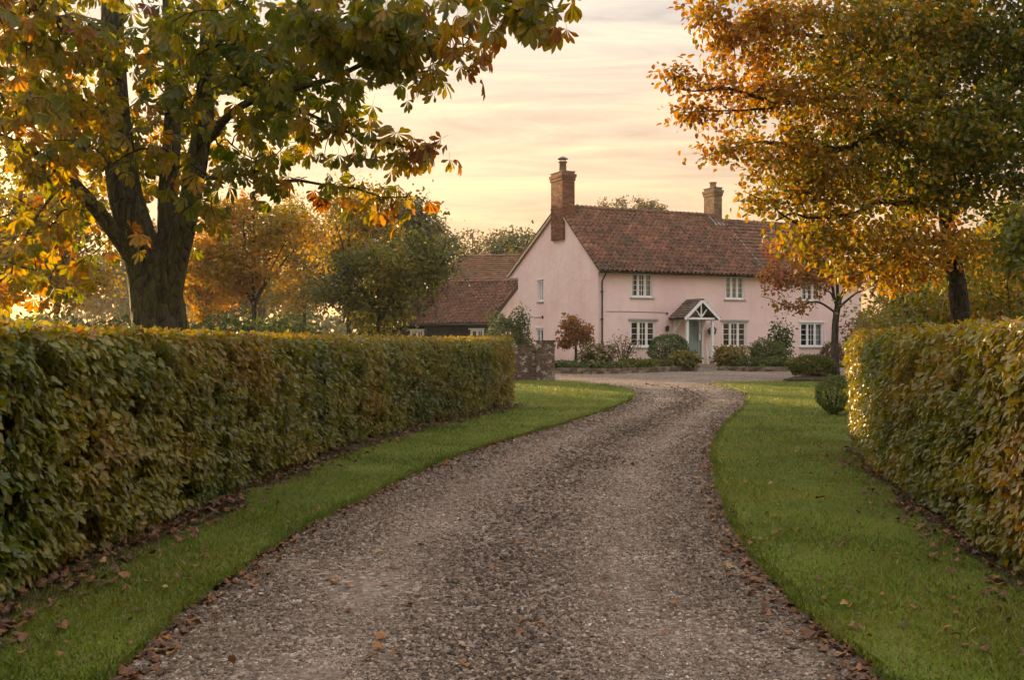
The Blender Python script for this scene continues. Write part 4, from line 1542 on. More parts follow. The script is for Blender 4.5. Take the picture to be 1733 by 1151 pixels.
def brick_face(V, F, H, M, w, z0, z1, r_, bl=0.215, bh=0.065, j=0.011, proud=0.010):
    """stretcher-bond bricks, each a small block, on a face of width w in the frame M (u, n, z)"""
    z, c = z0, 0
    while z + bh <= z1 + 1e-3:
        x = -(bl + j) / 2 * (c % 2)
        while x < w - 0.02:
            a, b = max(0, x), min(w, x + bl)
            if b - a > 0.05:
                p = proud + r_.uniform(-0.004, 0.004)
                q = [M @ Vector(t) for t in ((a, 0, z), (b, 0, z), (b, 0, z + bh), (a, 0, z + bh), (a + .004, p, z + .003), (b - .004, p, z + .003), (b - .004, p, z + bh - .003), (a + .004, p, z + bh - .003))]
                o = len(V)
                V.extend([tuple(t) for t in q])
                F.extend([[i + o for i in f] for f in ((4, 5, 6, 7), (0, 1, 5, 4), (1, 2, 6, 5), (2, 3, 7, 6), (3, 0, 4, 7))])
                H.extend([min(1, max(0, r_.beta(2, 2)))] * 8)
            x += bl + j
        z += bh + j
        c += 1


def chimney(parent, x0, x1, y0, y1, z0, z1, mat, seed, name='chimney', corb=2, potr=0.14, poth=0.45, cowl=False, band=None):
    r_ = np.random.default_rng(seed)
    core = MB().box(x0, x1, y0, y1, z0, z1)
    for k in range(corb):
        core.box(x0 - .035 * (k + 1) + .001 * k, x1 + .035 * (k + 1), y0 - .035 * (k + 1), y1 + .035 * (k + 1), z1 - .38 + .15 * k, z1 - .235 + .15 * k)
    core.box(x0 - .03, x1 + .03, y0 - .03, y1 + .03, z1 + .001, z1 + .05)
    ch = link(name, core.mesh('chimney', 'mortar'), parent)
    V, Fq, H = [], [], []

    def faces(e, za, zb):
        a0, a1, b0, b1 = x0 - e, x1 + e, y0 - e, y1 + e
        brick_face(V, Fq, H, Matrix(((1, 0, 0, a0), (0, -1, 0, b0), (0, 0, 1, 0), (0, 0, 0, 1))), a1 - a0, za, zb, r_)
        brick_face(V, Fq, H, Matrix(((0, -1, 0, a0), (-1, 0, 0, b1), (0, 0, 1, 0), (0, 0, 0, 1))), b1 - b0, za, zb, r_)
        brick_face(V, Fq, H, Matrix(((0, 1, 0, a1), (1, 0, 0, b0), (0, 0, 1, 0), (0, 0, 0, 1))), b1 - b0, za, zb, r_)
    faces(0, z0, z1 - .39)
    for k in range(corb):
        faces(.035 * (k + 1), z1 - .38 + .15 * k, z1 - .236 + .15 * k)
    if band:
        core = MB().box(x0 - .025, x1 + .025, y0 - .025, y1 + .025, band, band + .07)
        link('brick_band', core.mesh('brick_band', mat), ch)
    tag(link('bricks', np_mesh('bricks', V, None, Fq, mat, {'hue': H}), ch), kind='stuff')
    cx_, cy_ = (x0 + x1) / 2, (y0 + y1) / 2
    pot = MB().lathe((cx_, cy_, z1 + .04), [(potr * 1.15, 0), (potr * 1.05, .05), (potr * .92, poth * .9), (potr * 1.2, poth * .9), (potr * 1.2, poth), (potr * .8, poth), (potr * .8, poth * .6)], 16)
    link('chimney_pot', pot.mesh('chimney_pot', 'clay_pot' if not cowl else 'buff_brick', (0, 0, 0), True), ch)
    if cowl:
        c = MB()
        zt = z1 + .04 + poth
        for k in range(4):
            a = math.pi / 2 * k + .6
            c.tube([(cx_ + math.cos(a) * potr * .85, cy_ + math.sin(a) * potr * .85, zt - .02), (cx_ + math.cos(a) * potr * .85, cy_ + math.sin(a) * potr * .85, zt + .13)], [.014, .014], 4)
        c.lathe((cx_, cy_, zt + .11), [(.01, .0), (potr * 1.5, .0), (potr * 1.5, .02), (potr * .7, .10), (potr * .25, .13), (.005, .14)], 14)
        link('cowl', c.mesh('cowl', 'cowl_metal'), ch)
    return ch


ch1 = chimney(house, -0.135, 0.50, RIDGE_V - 0.60, RIDGE_V + 0.54, 5.88, 8.98, 'chimney_brick', 41, cowl=True, potr=0.17, poth=0.52, band=7.30)
ch2 = chimney(house, MAIN - 0.58, MAIN - 0.12, RIDGE_V - 0.45, RIDGE_V + 0.42, 6.9, 8.78, 'buff_brick', 42, name='chimney', potr=0.17, poth=0.30, corb=2)
# lead flashing at the foot of the second stack
d = MB()
zf = ez + (RIDGE_V - 0.52 - ev) * (RIDGE_Z + .06 - ez) / (RIDGE_V - ev)
sl_ = (RIDGE_Z + .06 - ez) / (RIDGE_V - ev)
d.bar((MAIN - .74, RIDGE_V - .62, zf - .02 + .02), (MAIN + .02, RIDGE_V - .62, zf - .02 + .02), 0.28, 0.02, up=(0, -sl_, 1))
d.bar((MAIN - .70, RIDGE_V - .60, zf + .02), (MAIN - .70, RIDGE_V, zf + .02 + .6 * sl_), 0.14, 0.05, up=(0, -sl_, 1))
link('flashing', d.mesh('flashing', 'lead'), ch2)

# ------------------------------------------------------------------ porch and door
PT0, PT1, PV = 3.93, 5.27, -1.02
d = MB().box(4.62, 5.42, 0.10, 0.155, 0.15, 2.13)
door = link('door', d.mesh('door', 'sage_paint'), house)
for i in range(5):
    b = MB().box(4.63 + .156 * i, 4.63 + .156 * (i + 1) - .012, 0.075, 0.0985, 0.16, 2.12)
    link('board', b.mesh('board', 'sage_paint'), door)
b = MB()
b.box(4.70, 4.735, 0.03, 0.074, 1.10, 1.30)
b.tube([(4.72, 0.03, 1.2), (4.80, 0.02, 1.2)], [.012, .012], 5)
link('handle', b.mesh('handle', 'iron'), door)
b = MB()
b.box(4.53, 4.617, -0.012, 0.12, 0.14, 2.22)
b.box(5.423, 5.51, -0.012, 0.12, 0.14, 2.22)
b.box(4.617, 5.423, -0.012, 0.12, 2.133, 2.22)
link('door_frame', b.mesh('door_frame', 'white_paint'), house)
porch = link('porch', MB().box(PT0 - .12, PT1 + .12, PV - .12, -0.01, 0.0, 0.14).mesh('porch', 'stone_step'), house)
b = MB().box(PT0 + .05, PT1 - .05, PV - .50, PV - .13, -0.02, 0.07)
link('step', b.mesh('step', 'stone_step'), porch)
for x in (PT0, PT1):
    b = MB().box(x - .055, x + .055, PV - .055, PV + .055, 0.26, 2.12)
    link('post', b.mesh('post', 'white_paint'), porch)
    b = MB().box(x - .085, x + .085, PV - .085, PV + .085, 0.142, 0.262)
    link('post_base', b.mesh('post_base', 'stone_step'), porch)
    b = MB().box(x - .05, x + .05, PV - .12, -0.012, 2.122, 2.22)
    link('wall_plate', b.mesh('wall_plate', 'white_paint'), porch)
    b = MB()
    b.bar((x, -0.06, 1.55), (x, -0.50, 2.12), 0.06, 0.06, up=(1, 0, 0))
    b.box(x - .045, x + .045, -0.075, -0.013, 1.2, 2.12)
    link('bracket', b.mesh('bracket', 'white_paint'), porch)
pc, pa, pe, ov = (PT0 + PT1) / 2, 2.98, 2.16, 0.27
b = MB()
b.box(PT0 - .05, PT1 + .05, PV - .135, PV - .06, 2.125, 2.215)
for sgn in (-1, 1):
    b.bar((pc, PV - .10, 2.22), (pc + sgn * .30, PV - .10, 2.58), 0.05, 0.05, up=(0, 1, 0))
b.bar((pc, PV - .10, 2.22), (pc, PV - .10, 2.86), 0.06, 0.05, up=(0, 1, 0))
link('truss', b.mesh('truss', 'white_paint'), porch)
hw = (PT1 - PT0) / 2 + ov
ps = (pa - pe) / hw
for sgn in (-1, 1):
    b = MB()
    b.bar((pc + sgn * hw, PV - .22, pe - .03), (pc + sgn * .01, PV - .22, pa - .03), 0.035, 0.13, up=(0, -1, 0) if False else (0, 0, 1))
    link('barge_board', b.mesh('barge_board', 'white_paint'), porch)
    b = MB()
    b.add([(pc, PV - .20, pa), (pc + sgn * hw, PV - .20, pe), (pc + sgn * hw, -.01, pe), (pc, -.01, pa),
           (pc, PV - .20, pa - .05), (pc + sgn * hw, PV - .20, pe - .05), (pc + sgn * hw, -.01, pe - .05), (pc, -.01, pa - .05)],
          [(0, 1, 2, 3), (4, 7, 6, 5), (0, 4, 5, 1), (1, 5, 6, 2)], hue=0.3)
    pr = link('porch_roof', b.mesh('porch_roof', 'porch_tile'), porch)
    sv = Vector((-sgn * hw, 0, pa - pe))
    if sgn < 0:
        tile_roof(pr, (pc - hw, -.01, pe + .01), (0, -1, 0), sv, -PV + .20, sv.length, 0.17, 0.16, 'porch_tile', 120, ROT, 51, amp=0.012)
    else:
        tile_roof(pr, (pc + hw, PV - .2, pe + .01), (0, 1, 0), sv, -PV + .20, sv.length, 0.17, 0.16, 'porch_tile', 120, ROT, 52, amp=0.012)
ridge_row(porch, (pc, PV - .24, pa + .02), (pc, -.01, pa + .02), 0.07, 'porch_tile', 0.3)

# wall lantern, hanging pot and a white boot rack pole beside the door: things fixed to or standing at the front
lw = thing('wall_lantern', 'small dark wall lantern above the round clipped bush', 'lantern', HM @ Vector((3.48, -0.01, 1.62)), TH)
b = MB()
b.box(-.02, .02, -.03, 0, .0, .22)
b.bar((0, -.02, .2), (0, -.14, .24), .02, .02)
link('bracket', b.mesh('bracket', 'iron'), lw)
b = MB().lathe((0, -.15, -.02), [(.02, 0), (.06, .02), (.085, .18), (.10, .19), (.05, .25), (.012, .29)], 6)
link('lamp_body', b.mesh('lamp_body', 'iron'), lw)
hp = thing('hanging_basket', 'dark leafy hanging basket on the pink wall right of the porch', 'hanging basket', HM @ Vector((5.82, -0.01, 1.52)), TH)
b = MB()
b.bar((0, -.01, .42), (0, -.26, .42), .02, .02)
b.tube([(0, -.24, .42), (0, -.24, .12)], [.006, .006], 4)
link('bracket', b.mesh('bracket', 'iron'), hp)
b = MB().lathe((0, -.24, -.10), [(.03, 0), (.12, .06), (.15, .16), (.14, .17)], 10)
link('basket', b.mesh('basket', 'iron'), hp)
r_ = np.random.default_rng(3)
n = 260
dd = unit(r_.normal(size=(n, 3)))
P = np.array([0, -.24, .12]) + dd * np.array([.17, .17, .18]) * r_.random(n)[:, None] ** .4
tag(link('foliage', scatter_mesh('foliage', SMALL, np.zeros(n, int), P, frames(unit(dd + r_.normal(0, .5, (n, 3))), unit(r_.normal(size=(n, 3)))), np.full(n, .07), r_.random(n) * .6, 'box_leaf', (0, 0, 0)), hp), kind='stuff')
pl = thing('white_pole', 'short thin white pole leaning beside the porch door', 'pole', HM @ Vector((5.6, -.25, 0.142)), TH)
b = MB().tube([(0, 0, 0), (-.02, .16, .95)], [.028, .028], 8)
b2 = MB().lathe((-.02, .16, .93), [(.028, 0), (.045, .02), (.045, .06), (.005, .09)], 8)
link('shaft', b.mesh('shaft', 'white_paint'), pl)
link('knob', b2.mesh('knob', 'white_paint'), pl)

# ================================================================== BARNS
BT = R(-29)
b0 = at(822, 552, 56)
barn = thing('weatherboarded_barn', 'low black weatherboarded barn with red pantile roof beside the house', 'barn', (b0.x, b0.y, 0.40), BT)
BM = Matrix.Translation((b0.x, b0.y, 0.40)) @ Matrix.Rotation(BT, 4, 'Z')
bz, br, bl_, bd = 2.12, 4.50, 8.2, 3.4      # eave height, ridge height, length to the left, depth to ridge
b = MB()
b.add([(-bl_, .25, 0), (0, .25, 0), (0, .25, bz + .15), (-bl_, .25, bz + .15)], [(0, 1, 2, 3)])
link('wall', b.mesh('wall', 'black_board'), barn)
z = 0.9
while z < bz + .05:
    for xa, xb in ((-bl_, -4.90), (-4.02, -1.02), (-0.22, 0.02)):
        bb = MB()
        bb.add([(xa, .215, z), (xb, .215, z), (xb, .235, z + .17), (xa, .235, z + .17), (xa, .248, z), (xb, .248, z)], [(0, 1, 2, 3), (0, 4, 5, 1)])
        link('board', bb.mesh('board', 'black_board'), barn)
    z += 0.165
e = MB()
e.add([(0.02, .25, 0), (0.02, 2 * bd, 0), (0.02, 2 * bd, bz), (0.02, bd, br - .12), (0.02, .25, bz + .1)], [(0, 1, 2, 3)], [(0, 3, 4)])
link('end_wall', e.mesh('end_wall', 'wing_plaster'), barn)
BF = Matrix(((1, 0, 0, 0), (0, -1, 0, .25), (0, 0, 1, 0), (0, 0, 0, 1)))
SH = Matrix.Translation((0, -.14, 0))
window(barn, SH @ BF, -4.9, -4.02, 0.95, 1.78, 2, 2)
window(barn, SH @ BF, -1.02, -.22, 0.95, 1.80, 2, 2)
rb = MB()
rb.add([(-bl_, -.1, bz), (.25, -.1, bz), (.25, bd, br), (-bl_, bd, br)], [(0, 1, 2, 3)])
rb.add([(-bl_, bd, br), (.25, bd, br), (.25, 2 * bd + .1, bz), (-bl_, 2 * bd + .1, bz)], [(0, 1, 2, 3)])
rbo = link('roof', rb.mesh('roof', 'roof_tile'), barn)
sb = Vector((0, bd + .1, br - bz))
tile_roof(rbo, (-bl_, -.1, bz), (1, 0, 0), sb, bl_ + .25, sb.length, 0.245, 0.30, 'roof_tile', 300, BM, 61, amp=0.06, huef=lambda p: -0.05)
ridge_row(rbo, (-bl_, bd, br + .03), (.25, bd, br + .03), .13, 'roof_tile')
v = MB()
v.bar((.24, -.14, bz - .10), (.24, bd, br - .10), .06, .18)
link('barge_board', v.mesh('barge_board', 'black_paint'), barn)
v = MB().tube([(-bl_, -.16, bz - .05), (.2, -.16, bz - .05)], [.05, .05], 6)
link('gutter', v.mesh('gutter', 'black_paint'), barn)
# taller range behind
t0 = at(905, 480, 66)
big = thing('tiled_barn', 'taller brown tiled barn roof rising behind the low black barn', 'barn', (t0.x, t0.y, 0.4), R(-8))
TM = Matrix.Translation((t0.x, t0.y, .4)) @ Matrix.Rotation(R(-8), 4, 'Z')
te, tr_, tl, td = 3.6, 6.85, 7.2, 4.2
b = MB()
b.box(-tl - 1, 3, .3, 2 * td, 0, te)
link('wall', b.mesh('wall', 'black_board'), big)
rb = MB()
hipx = 3.0
rb.add([(-tl - 1.3, 0, te), (3.2, 0, te), (3.2, td, tr_), (-tl + hipx - 1.3, td, tr_)], [(0, 1, 2, 3)])
rb.add([(-tl - 1.3, 0, te), (-tl + hipx - 1.3, td, tr_), (-tl - 1.3, 2 * td, te)], [], [(0, 1, 2)])
rb.add([(-tl + hipx - 1.3, td, tr_), (3.2, td, tr_), (3.2, 2 * td, te), (-tl - 1.3, 2 * td, te)], [(0, 1, 2, 3)])
rbo = link('roof', rb.mesh('roof', 'plain_tile'), big)
sb = Vector((0, td, tr_ - te))
SL = sb.length
tile_roof(rbo, (-tl - 1.3, 0, te), (1, 0, 0), sb, tl + 4.5, SL, 0.28, 0.24, 'plain_tile', 0, TM, 62, amp=0.012, skip=lambda u, s_: u < hipx * s_ / SL + .1)
ridge_row(rbo, (-tl + hipx - 1.3, td, tr_ + .02), (3.2, td, tr_ + .02), .13, 'plain_tile')
fin = MB().box(1.2, 1.45, td - .1, td + .1, tr_ - .1, tr_ + .55)
link('vent_pipe', fin.mesh('vent_pipe', 'cream_board'), big)

# ================================================================== GARDEN WALL, EDGINGS, BEDS
GWY = gnd(922, 646)[1]


def brick_wall(name, label, x0, x1, y0, y1, h, seed, cap=None):
    r_ = np.random.default_rng(seed)
    z0 = gz(y0) - 0.02
    base = ((x0 + x1) / 2, y0, z0)
    root = thing(name, label, 'wall' if 'wall' in name else 'pier', base)
    core = MB().box(x0, x1, y0, y1, z0, z0 + h)
    link('core', core.mesh('core', 'mortar', base), root)
    meshes = []
    for L_ in (0.215, 0.105):
        row = []
        for k in range(8):
            m = MB().box(-L_ / 2, L_ / 2, -.012, .03, 0, .064, hue=(k + .5) / 8)
            row.append(m.mesh('brick', 'wall_brick'))
        meshes.append(row)
    z, c = z0 + .01, 0
    while z + .064 < z0 + h:
        for face in range(2):
            w = (x1 - x0) if face == 0 else (y1 - y0)
            x, t = 0.0, (c + face) % 2
            while x < w - .06:
                L_ = 0.105 if (t % 2) or x + .215 > w + .01 else 0.215
                u = x + L_ / 2
                o = link('brick', meshes[0 if L_ > .2 else 1][int(r_.beta(2, 2) * 7.99)], root)
                j = r_.normal(0, .003)
                if face == 0:
                    o.location = (x0 + u - base[0], y0 - .004 + j - base[1], z - base[2])
                else:
                    o.location = (x1 + .004 - j - base[0], y0 + u - base[1], z - base[2])
                    o.rotation_euler = (0, 0, R(90))
                x += L_ + .012
                t += 1
        z += .076
        c += 1
    for i in range(int((x1 - x0) / .12)):
        m = MB().box(x0 - .03 + i * (x1 - x0 + .06) / int((x1 - x0) / .12) + .004, x0 - .03 + (i + 1) * (x1 - x0 + .06) / int((x1 - x0) / .12) - .004, y0 - .04, y1 + .04, z0 + h + .002, z0 + h + .075, hue=r_.random() * .5)
        link('coping_brick', m.mesh('coping_brick', 'wall_brick', base), root)
    return root


pxl, pxr = gnd(908, 646)[0], gnd(938, 646)[0]
brick_wall('brick_pier', 'square weathered brick pier at the end of the garden wall', pxl, pxr, GWY, GWY + .56, 1.26, 71)
brick_wall('brick_wall', 'weathered brick garden wall emerging from behind the left hedge', pxl - 2.2, pxl - .012, GWY + .12, GWY + .40, 1.11, 72)

# raised beds in front of the house, with stone edging
KL = [gnd(*p) for p in ((941, 631.5), (1000, 633), (1090, 631), (1178, 627))]
KR = [gnd(*p) for p in ((1216, 627), (1270, 628.5), (1332, 629))]


def w2(t, v_):
    p = HM @ Vector((t, v_, 0))
    return (p.x, p.y)


bedl = smooth2(KL, 0.4) + [w2(3.72, -1.6), w2(3.72, -.02), w2(0, -.02), w2(0, 3.5), (0.6, 46)]
bedr = smooth2(KR, 0.4) + [w2(9.5, -3.2), w2(11.2, -2.2), w2(13.9, -1.5), w2(13.9, -.02), w2(5.45, -.02), w2(5.45, -1.6)]
structure('flower_bed_left', sheet('flower_bed_left', bedl, 0.4, 0.13, 'turf', 0.02, skirt=0.12, seed=5), 'raised bed under the left windows')
structure('flower_bed_right', sheet('flower_bed_right', bedr, 0.4, 0.13, 'turf', 0.02, skirt=0.12, seed=6), 'raised bed under the right windows')


def edging(name, label, line, h, seed):
    r_ = np.random.default_rng(seed)
    L2 = smooth2(line, 0.27)
    base = (L2[0][0], L2[0][1], gz(L2[0][1]))
    root = thing(name, label, 'edging', base)
    for a, b in zip(L2[:-1], L2[1:]):
        za = gz(a[1])
        d = Vector((b[0] - a[0], b[1] - a[1], 0))
        ln = d.length
        ang = math.atan2(d.y, d.x)
        for row in range(2):
            off = 0 if row == 0 else ln * .45
            m = MB()
            Mx = Matrix.Translation((a[0], a[1], za)) @ Matrix.Rotation(ang, 4, 'Z')
            hh = h / 2
            j = r_.normal(0, .008)
            m.box(off + .006, off + ln - .006, -.11 + j, .10, row * hh + .001, row * hh + hh - .006 + r_.normal(0, .004), Mx, hue=r_.random())
            link('stone', m.mesh('stone', 'edging_stone', base), root)


edging('stone_edging', 'mossy stone edging curving in front of the left flower bed', KL, 0.20, 81)
edging('stone_edging', 'low stone edging in front of the flower bed right of the porch', KR, 0.17, 82)

# ================================================================== THE BIG TREES
cb = (-3.98, 12.0, 0.0)
A = at
ch_limbs = [
    ([cb, A(270, 560, 12), A(268, 500, 12), A(264, 455, 12), A(262, 425, 12)], 0.375, 0.17),
    ([A(262, 545, 12), A(244, 440, 12), A(212, 330, 12), A(196, 200, 12.2), A(190, 60, 12.4), A(200, -120, 12.6), A(215, -330, 13)], 0.25, 0.09),
    ([A(272, 560, 12.05), A(284, 440, 12.1), A(284, 330, 12.2), A(292, 200, 12.4), A(288, 60, 12.8), A(280, -170, 13.2)], 0.16, 0.06),
    ([A(272, 580, 11.98), A(292, 470, 11.9), A(320, 345, 11.8), A(344, 200, 11.8), A(352, 60, 11.9), A(366, -150, 12), A(380, -320, 12)], 0.165, 0.06),
    ([A(228, 440, 11.9), A(172, 365, 11.7), A(115, 300, 11.5), A(50, 255, 11), A(-70, 200, 10.4)], 0.10, 0.03),
    ([A(350, 238, 11.8), A(420, 187, 11), A(520, 132, 10.2), A(640, 88, 9.5), A(735, 75, 9)], 0.055, 0.010),
    ([A(348, 150, 11.8), A(440, 150, 10.8), A(540, 190, 10.2), A(650, 240, 9.8), A(728, 262, 9.6)], 0.035, 0.006),
    ([A(362, -60, 12), A(520, -70, 10), A(700, -45, 8.6), A(860, 0, 7.6), A(945, 18, 7.2)], 0.05, 0.006),
    ([A(333, 300, 11.8), A(420, 300, 11), A(520, 305, 10.5), A(610, 320, 10.2), A(672, 345, 10)], 0.03, 0.005),
    ([A(198, 130, 12), A(135, 55, 11.2), A(60, 5, 10.4), A(-60, -60, 9.5)], 0.07, 0.02),
    ([A(205, 300, 12), A(100, 180, 13), A(-20, 100, 14)], 0.07, 0.02),
    ([A(115, 300, 11.5), A(65, 365, 10.9), A(25, 430, 10.4)], 0.025, 0.006),
    ([A(326, 330, 11.65), A(352, 300, 10.8), A(358, 345, 10.2)], 0.015, 0.004),
    ([A(288, 60, 12.8), A(400, -20, 12), A(520, 0, 11.2), A(610, 20, 10.8)], 0.04, 0.008),
    ([A(240, 420, 11.75), A(232, 400, 11.1), A(210, 410, 10.6)], 0.02, 0.005),
]
ch_blobs = [
    (A(90, 60, 11), (1.3, 1.6, .7), .50, 1.1), (A(290, 50, 11), (1.2, 1.6, .7), .42, 1.1), (A(470, 55, 10.2), (1.1, 1.4, .62), .36, 1.2), (A(620, 60, 9.5), (.75, 1.0, .42), .40, 1.3),
    (A(735, 85, 8.9), (.36, .5, .30), .62, 1.4), (A(150, 210, 10.6), (1.1, 1.4, .55), .50, .85), (A(40, 300, 10.6), (.7, 1.1, .6), .52, 1.0), (A(420, 160, 10.4), (.75, 1.0, .5), .36, 1.2),
    (A(560, 180, 10), (.5, .7, .28), .36, 1.2), (A(690, 248, 9.7), (.32, .5, .14), .62, 1.0), (A(440, 255, 10.6), (.65, .8, .33), .40, .9), (A(610, 305, 10.1), (.36, .5, .20), .50, .9),
    (A(350, 335, 10.4), (.17, .3, .26), .30, 1.2), (A(100, 420, 10.3), (.65, .7, .42), .60, .8), (A(50, 495, 10.5), (.5, .6, .18), .70, .9), (A(205, 400, 10.2), (.16, .25, .28), .62, .8),
    (A(880, 22, 7.4), (.36, .3, .10), .50, 1.8), (A(700, 120, 9.1), (.4, .5, .2), .52, 1.2), (A(270, 430, 10.9), (.18, .2, .14), .34, .9), (A(660, 20, 9.0), (.9, .8, .3), .4, 1.2),
    (A(800, -60, 8), (.9, .9, .35), .42, 0.8), (A(250, -300, 12), (4.0, 4.0, 1.7), .42, .22), (A(20, 170, 12.5), (1.2, 1.5, .8), .5, 1.1), (A(230, 250, 13.4), (1.5, .8, .7), .45, .7), (A(60, 400, 12.5), (1.1, .8, .7), .55, .7), (A(350, 210, 13.5), (1.6, 1.2, .9), .42, .6), (A(160, 330, 13.5), (1.6, 1.2, .9), .5, .4),
]
ch_extra = [(tuple(A(px, py, Y)), h_) for px, py, Y, h_ in (
    (820, 8, 7.8, .4), (842, 22, 7.6, .5), (862, 34, 7.5, .5), (880, 18, 7.4, .45), (900, 26, 7.3, .55), (925, 10, 7.2, .5), (945, 22, 7.1, .6), (835, -5, 7.7, .4), (880, -8, 7.4, .4), (915, -12, 7.3, .5),
    (760, 50, 8.8, .6), (785, 90, 8.7, .75), (808, 108, 8.7, .85), (735, 110, 8.9, .6), (700, 130, 9.1, .6), (660, 120, 9.4, .5), (690, 95, 9.1, .5),
    (590, 205, 10, .4), (625, 222, 9.9, .4), (655, 238, 9.8, .45), (688, 246, 9.7, .6), (712, 250, 9.6, .7), (733, 258, 9.6, .8), (700, 275, 9.7, .7), (660, 268, 9.8, .5), (620, 255, 9.9, .4), (735, 235, 9.6, .7),
    (520, 300, 10.5, .4), (560, 300, 10.4, .4), (590, 318, 10.2, .45), (625, 322, 10.2, .5), (650, 340, 10.1, .6), (672, 352, 10, .7), (690, 330, 10, .8), (640, 370, 10.1, .7), (540, 325, 10.4, .9), (620, 345, 10.1, .5),
    (480, 215, 10.6, .35), (520, 225, 10.4, .35), (555, 235, 10.2, .35), (500, 255, 10.5, .35), (550, 265, 10.3, .35), (590, 265, 10.1, .4), (455, 300, 10.8, .4), (430, 335, 10.8, .35), (380, 300, 10.6, .3), (395, 350, 10.5, .3), (370, 375, 10.3, .3))]
make_tree('horse_chestnut_tree', 'big horse chestnut with several mossy stems behind the left hedge', 'tree', cb, ch_limbs, ch_blobs, 860, CHEST, 'chestnut_leaf',
          k=4, size=0.152, spread=0.10, droop=1.5, bark='chestnut_bark', seed=101, extra=ch_extra, parts=300, hsd=0.17, wob=0.10, twig_r=0.0045, nseg=18)

gb = (6.80, 16.0, 0.0)
g_limbs = [
    ([gb, A(1627, 548, 16), A(1613, 440, 16), A(1602, 380, 16), A(1596, 300, 16.1), A(1590, 180, 16.3), A(1585, -40, 16.5), A(1580, -260, 16.6)], 0.165, 0.05),
    ([A(1593, 232, 16.15), A(1510, 216, 15.4), A(1435, 250, 15), A(1370, 255, 14.8), A(1290, 240, 14.6)], 0.081, 0.014),
    ([A(1590, 100, 16.35), A(1500, 62, 15.6), A(1400, 62, 15), A(1280, 45, 14.4)], 0.081, 0.014),
    ([A(1600, 335, 16.05), A(1500, 345, 15.3), A(1400, 365, 14.8), A(1310, 370, 14.5)], 0.061, 0.011),
    ([A(1591, 185, 16.25), A(1450, 150, 15.2), A(1320, 185, 14.6), A(1200, 152, 14), A(1130, 130, 13.8)], 0.054, 0.005),
    ([A(1597, 300, 16.1), A(1660, 180, 15.5), A(1740, 130, 15), A(1830, 60, 14.5)], 0.081, 0.027),
    ([A(1602, 375, 16), A(1660, 320, 15.6), A(1750, 300, 15.2)], 0.068, 0.027),
    ([A(1435, 250, 15), A(1330, 240, 14.6), A(1245, 252, 14.4), A(1192, 257, 14.3)], 0.022, 0.005),
    ([A(1310, 182, 14.65), A(1220, 188, 14.2), A(1148, 190, 14)], 0.018, 0.005),
    ([A(1607, 405, 16), A(1530, 425, 15), A(1450, 470, 14.6)], 0.041, 0.009),
    ([A(1350, 380, 14.7), A(1300, 345, 14.5), A(1265, 325, 14.4)], 0.016, 0.005),
]
g_blobs = [
    (A(1650, 60, 15.5), (1.6, 1.7, .9), 0.32, 1.4), (A(1450, 60, 15), (1.4, 1.6, .8), 0.50, 1), (A(1290, 50, 14.5), (.85, 1.1, .6), 0.64, .9), (A(1215, 35, 14.2), (.4, .5, .35), 0.68, .8), (A(1180, 5, 13.8), (.3, .4, .2), 0.68, .8), (A(1220, 150, 14.2), (.5, .6, .26), 0.66, .8),
    (A(1150, 128, 13.9), (.26, .3, .07), 0.64, .9), (A(1170, 190, 14), (.28, .3, .09), 0.62, .9), (A(1225, 252, 14.4), (.35, .5, .12), 0.58, .9), (A(1350, 200, 14.8), (.95, 1.3, .75), 0.58, 1),
    (A(1500, 230, 15), (1.3, 1.6, 1.0), 0.32, 1), (A(1660, 250, 15.2), (1.2, 1.5, 1.0), 0.22, 1.5), (A(1340, 330, 14.8), (.55, .8, .45), 0.38, 1), (A(1420, 390, 14.6), (.85, 1.1, .5), 0.44, 1.1),
    (A(1530, 420, 14.8), (.9, 1.1, .5), 0.54, 1.1), (A(1690, 420, 15), (.8, 1.0, .5), 0.43, .5), (A(1290, 340, 14.5), (.28, .3, .18), 0.53, 1), (A(1440, 465, 14.4), (.45, .6, .26), 0.56, 1),
    (A(1295, 270, 14.5), (.4, .5, .3), 0.58, 1.2), (A(1300, 130, 14.4), (.5, .6, .35), 0.64, 1.1), (A(1390, 300, 14.6), (.6, .8, .5), 0.48, 1.1), (A(1550, -250, 16), (3.4, 3.4, 1.7), 0.48, .3), (A(1560, 120, 17.5), (2.2, 1.2, 1.6), 0.48, .5), (A(1480, 330, 17), (1.6, 1.0, 1.0), 0.48, .6), (A(1540, 480, 14.9), (.45, .6, .2), 0.58, .6),
]
g_extra = [(tuple(A(px, py, Y)), h_) for px, py, Y, h_ in (
    (1125, 128, 13.8, .7), (1140, 118, 13.8, .7), (1150, 138, 13.9, .7), (1168, 125, 13.9, .7), (1185, 140, 14, .66), (1205, 135, 14, .66), (1225, 150, 14.1, .66), (1245, 135, 14.2, .66),
    (1145, 188, 14, .66), (1160, 180, 14, .66), (1175, 192, 14.05, .66), (1195, 185, 14.1, .66), (1215, 195, 14.2, .66), (1240, 185, 14.3, .66), (1260, 200, 14.4, .62),
    (1190, 256, 14.3, .62), (1205, 250, 14.3, .62), (1222, 258, 14.3, .62), (1242, 250, 14.4, .6), (1262, 258, 14.4, .6), (1280, 245, 14.5, .6), (1262, 325, 14.4, .6), (1275, 335, 14.4, .55), (1265, 350, 14.4, .55),
    (1165, 10, 13.8, .75), (1185, 25, 13.9, .75), (1205, 15, 14, .72), (1225, 45, 14.1, .72), (1245, 70, 14.2, .7), (1230, 95, 14.2, .7))]
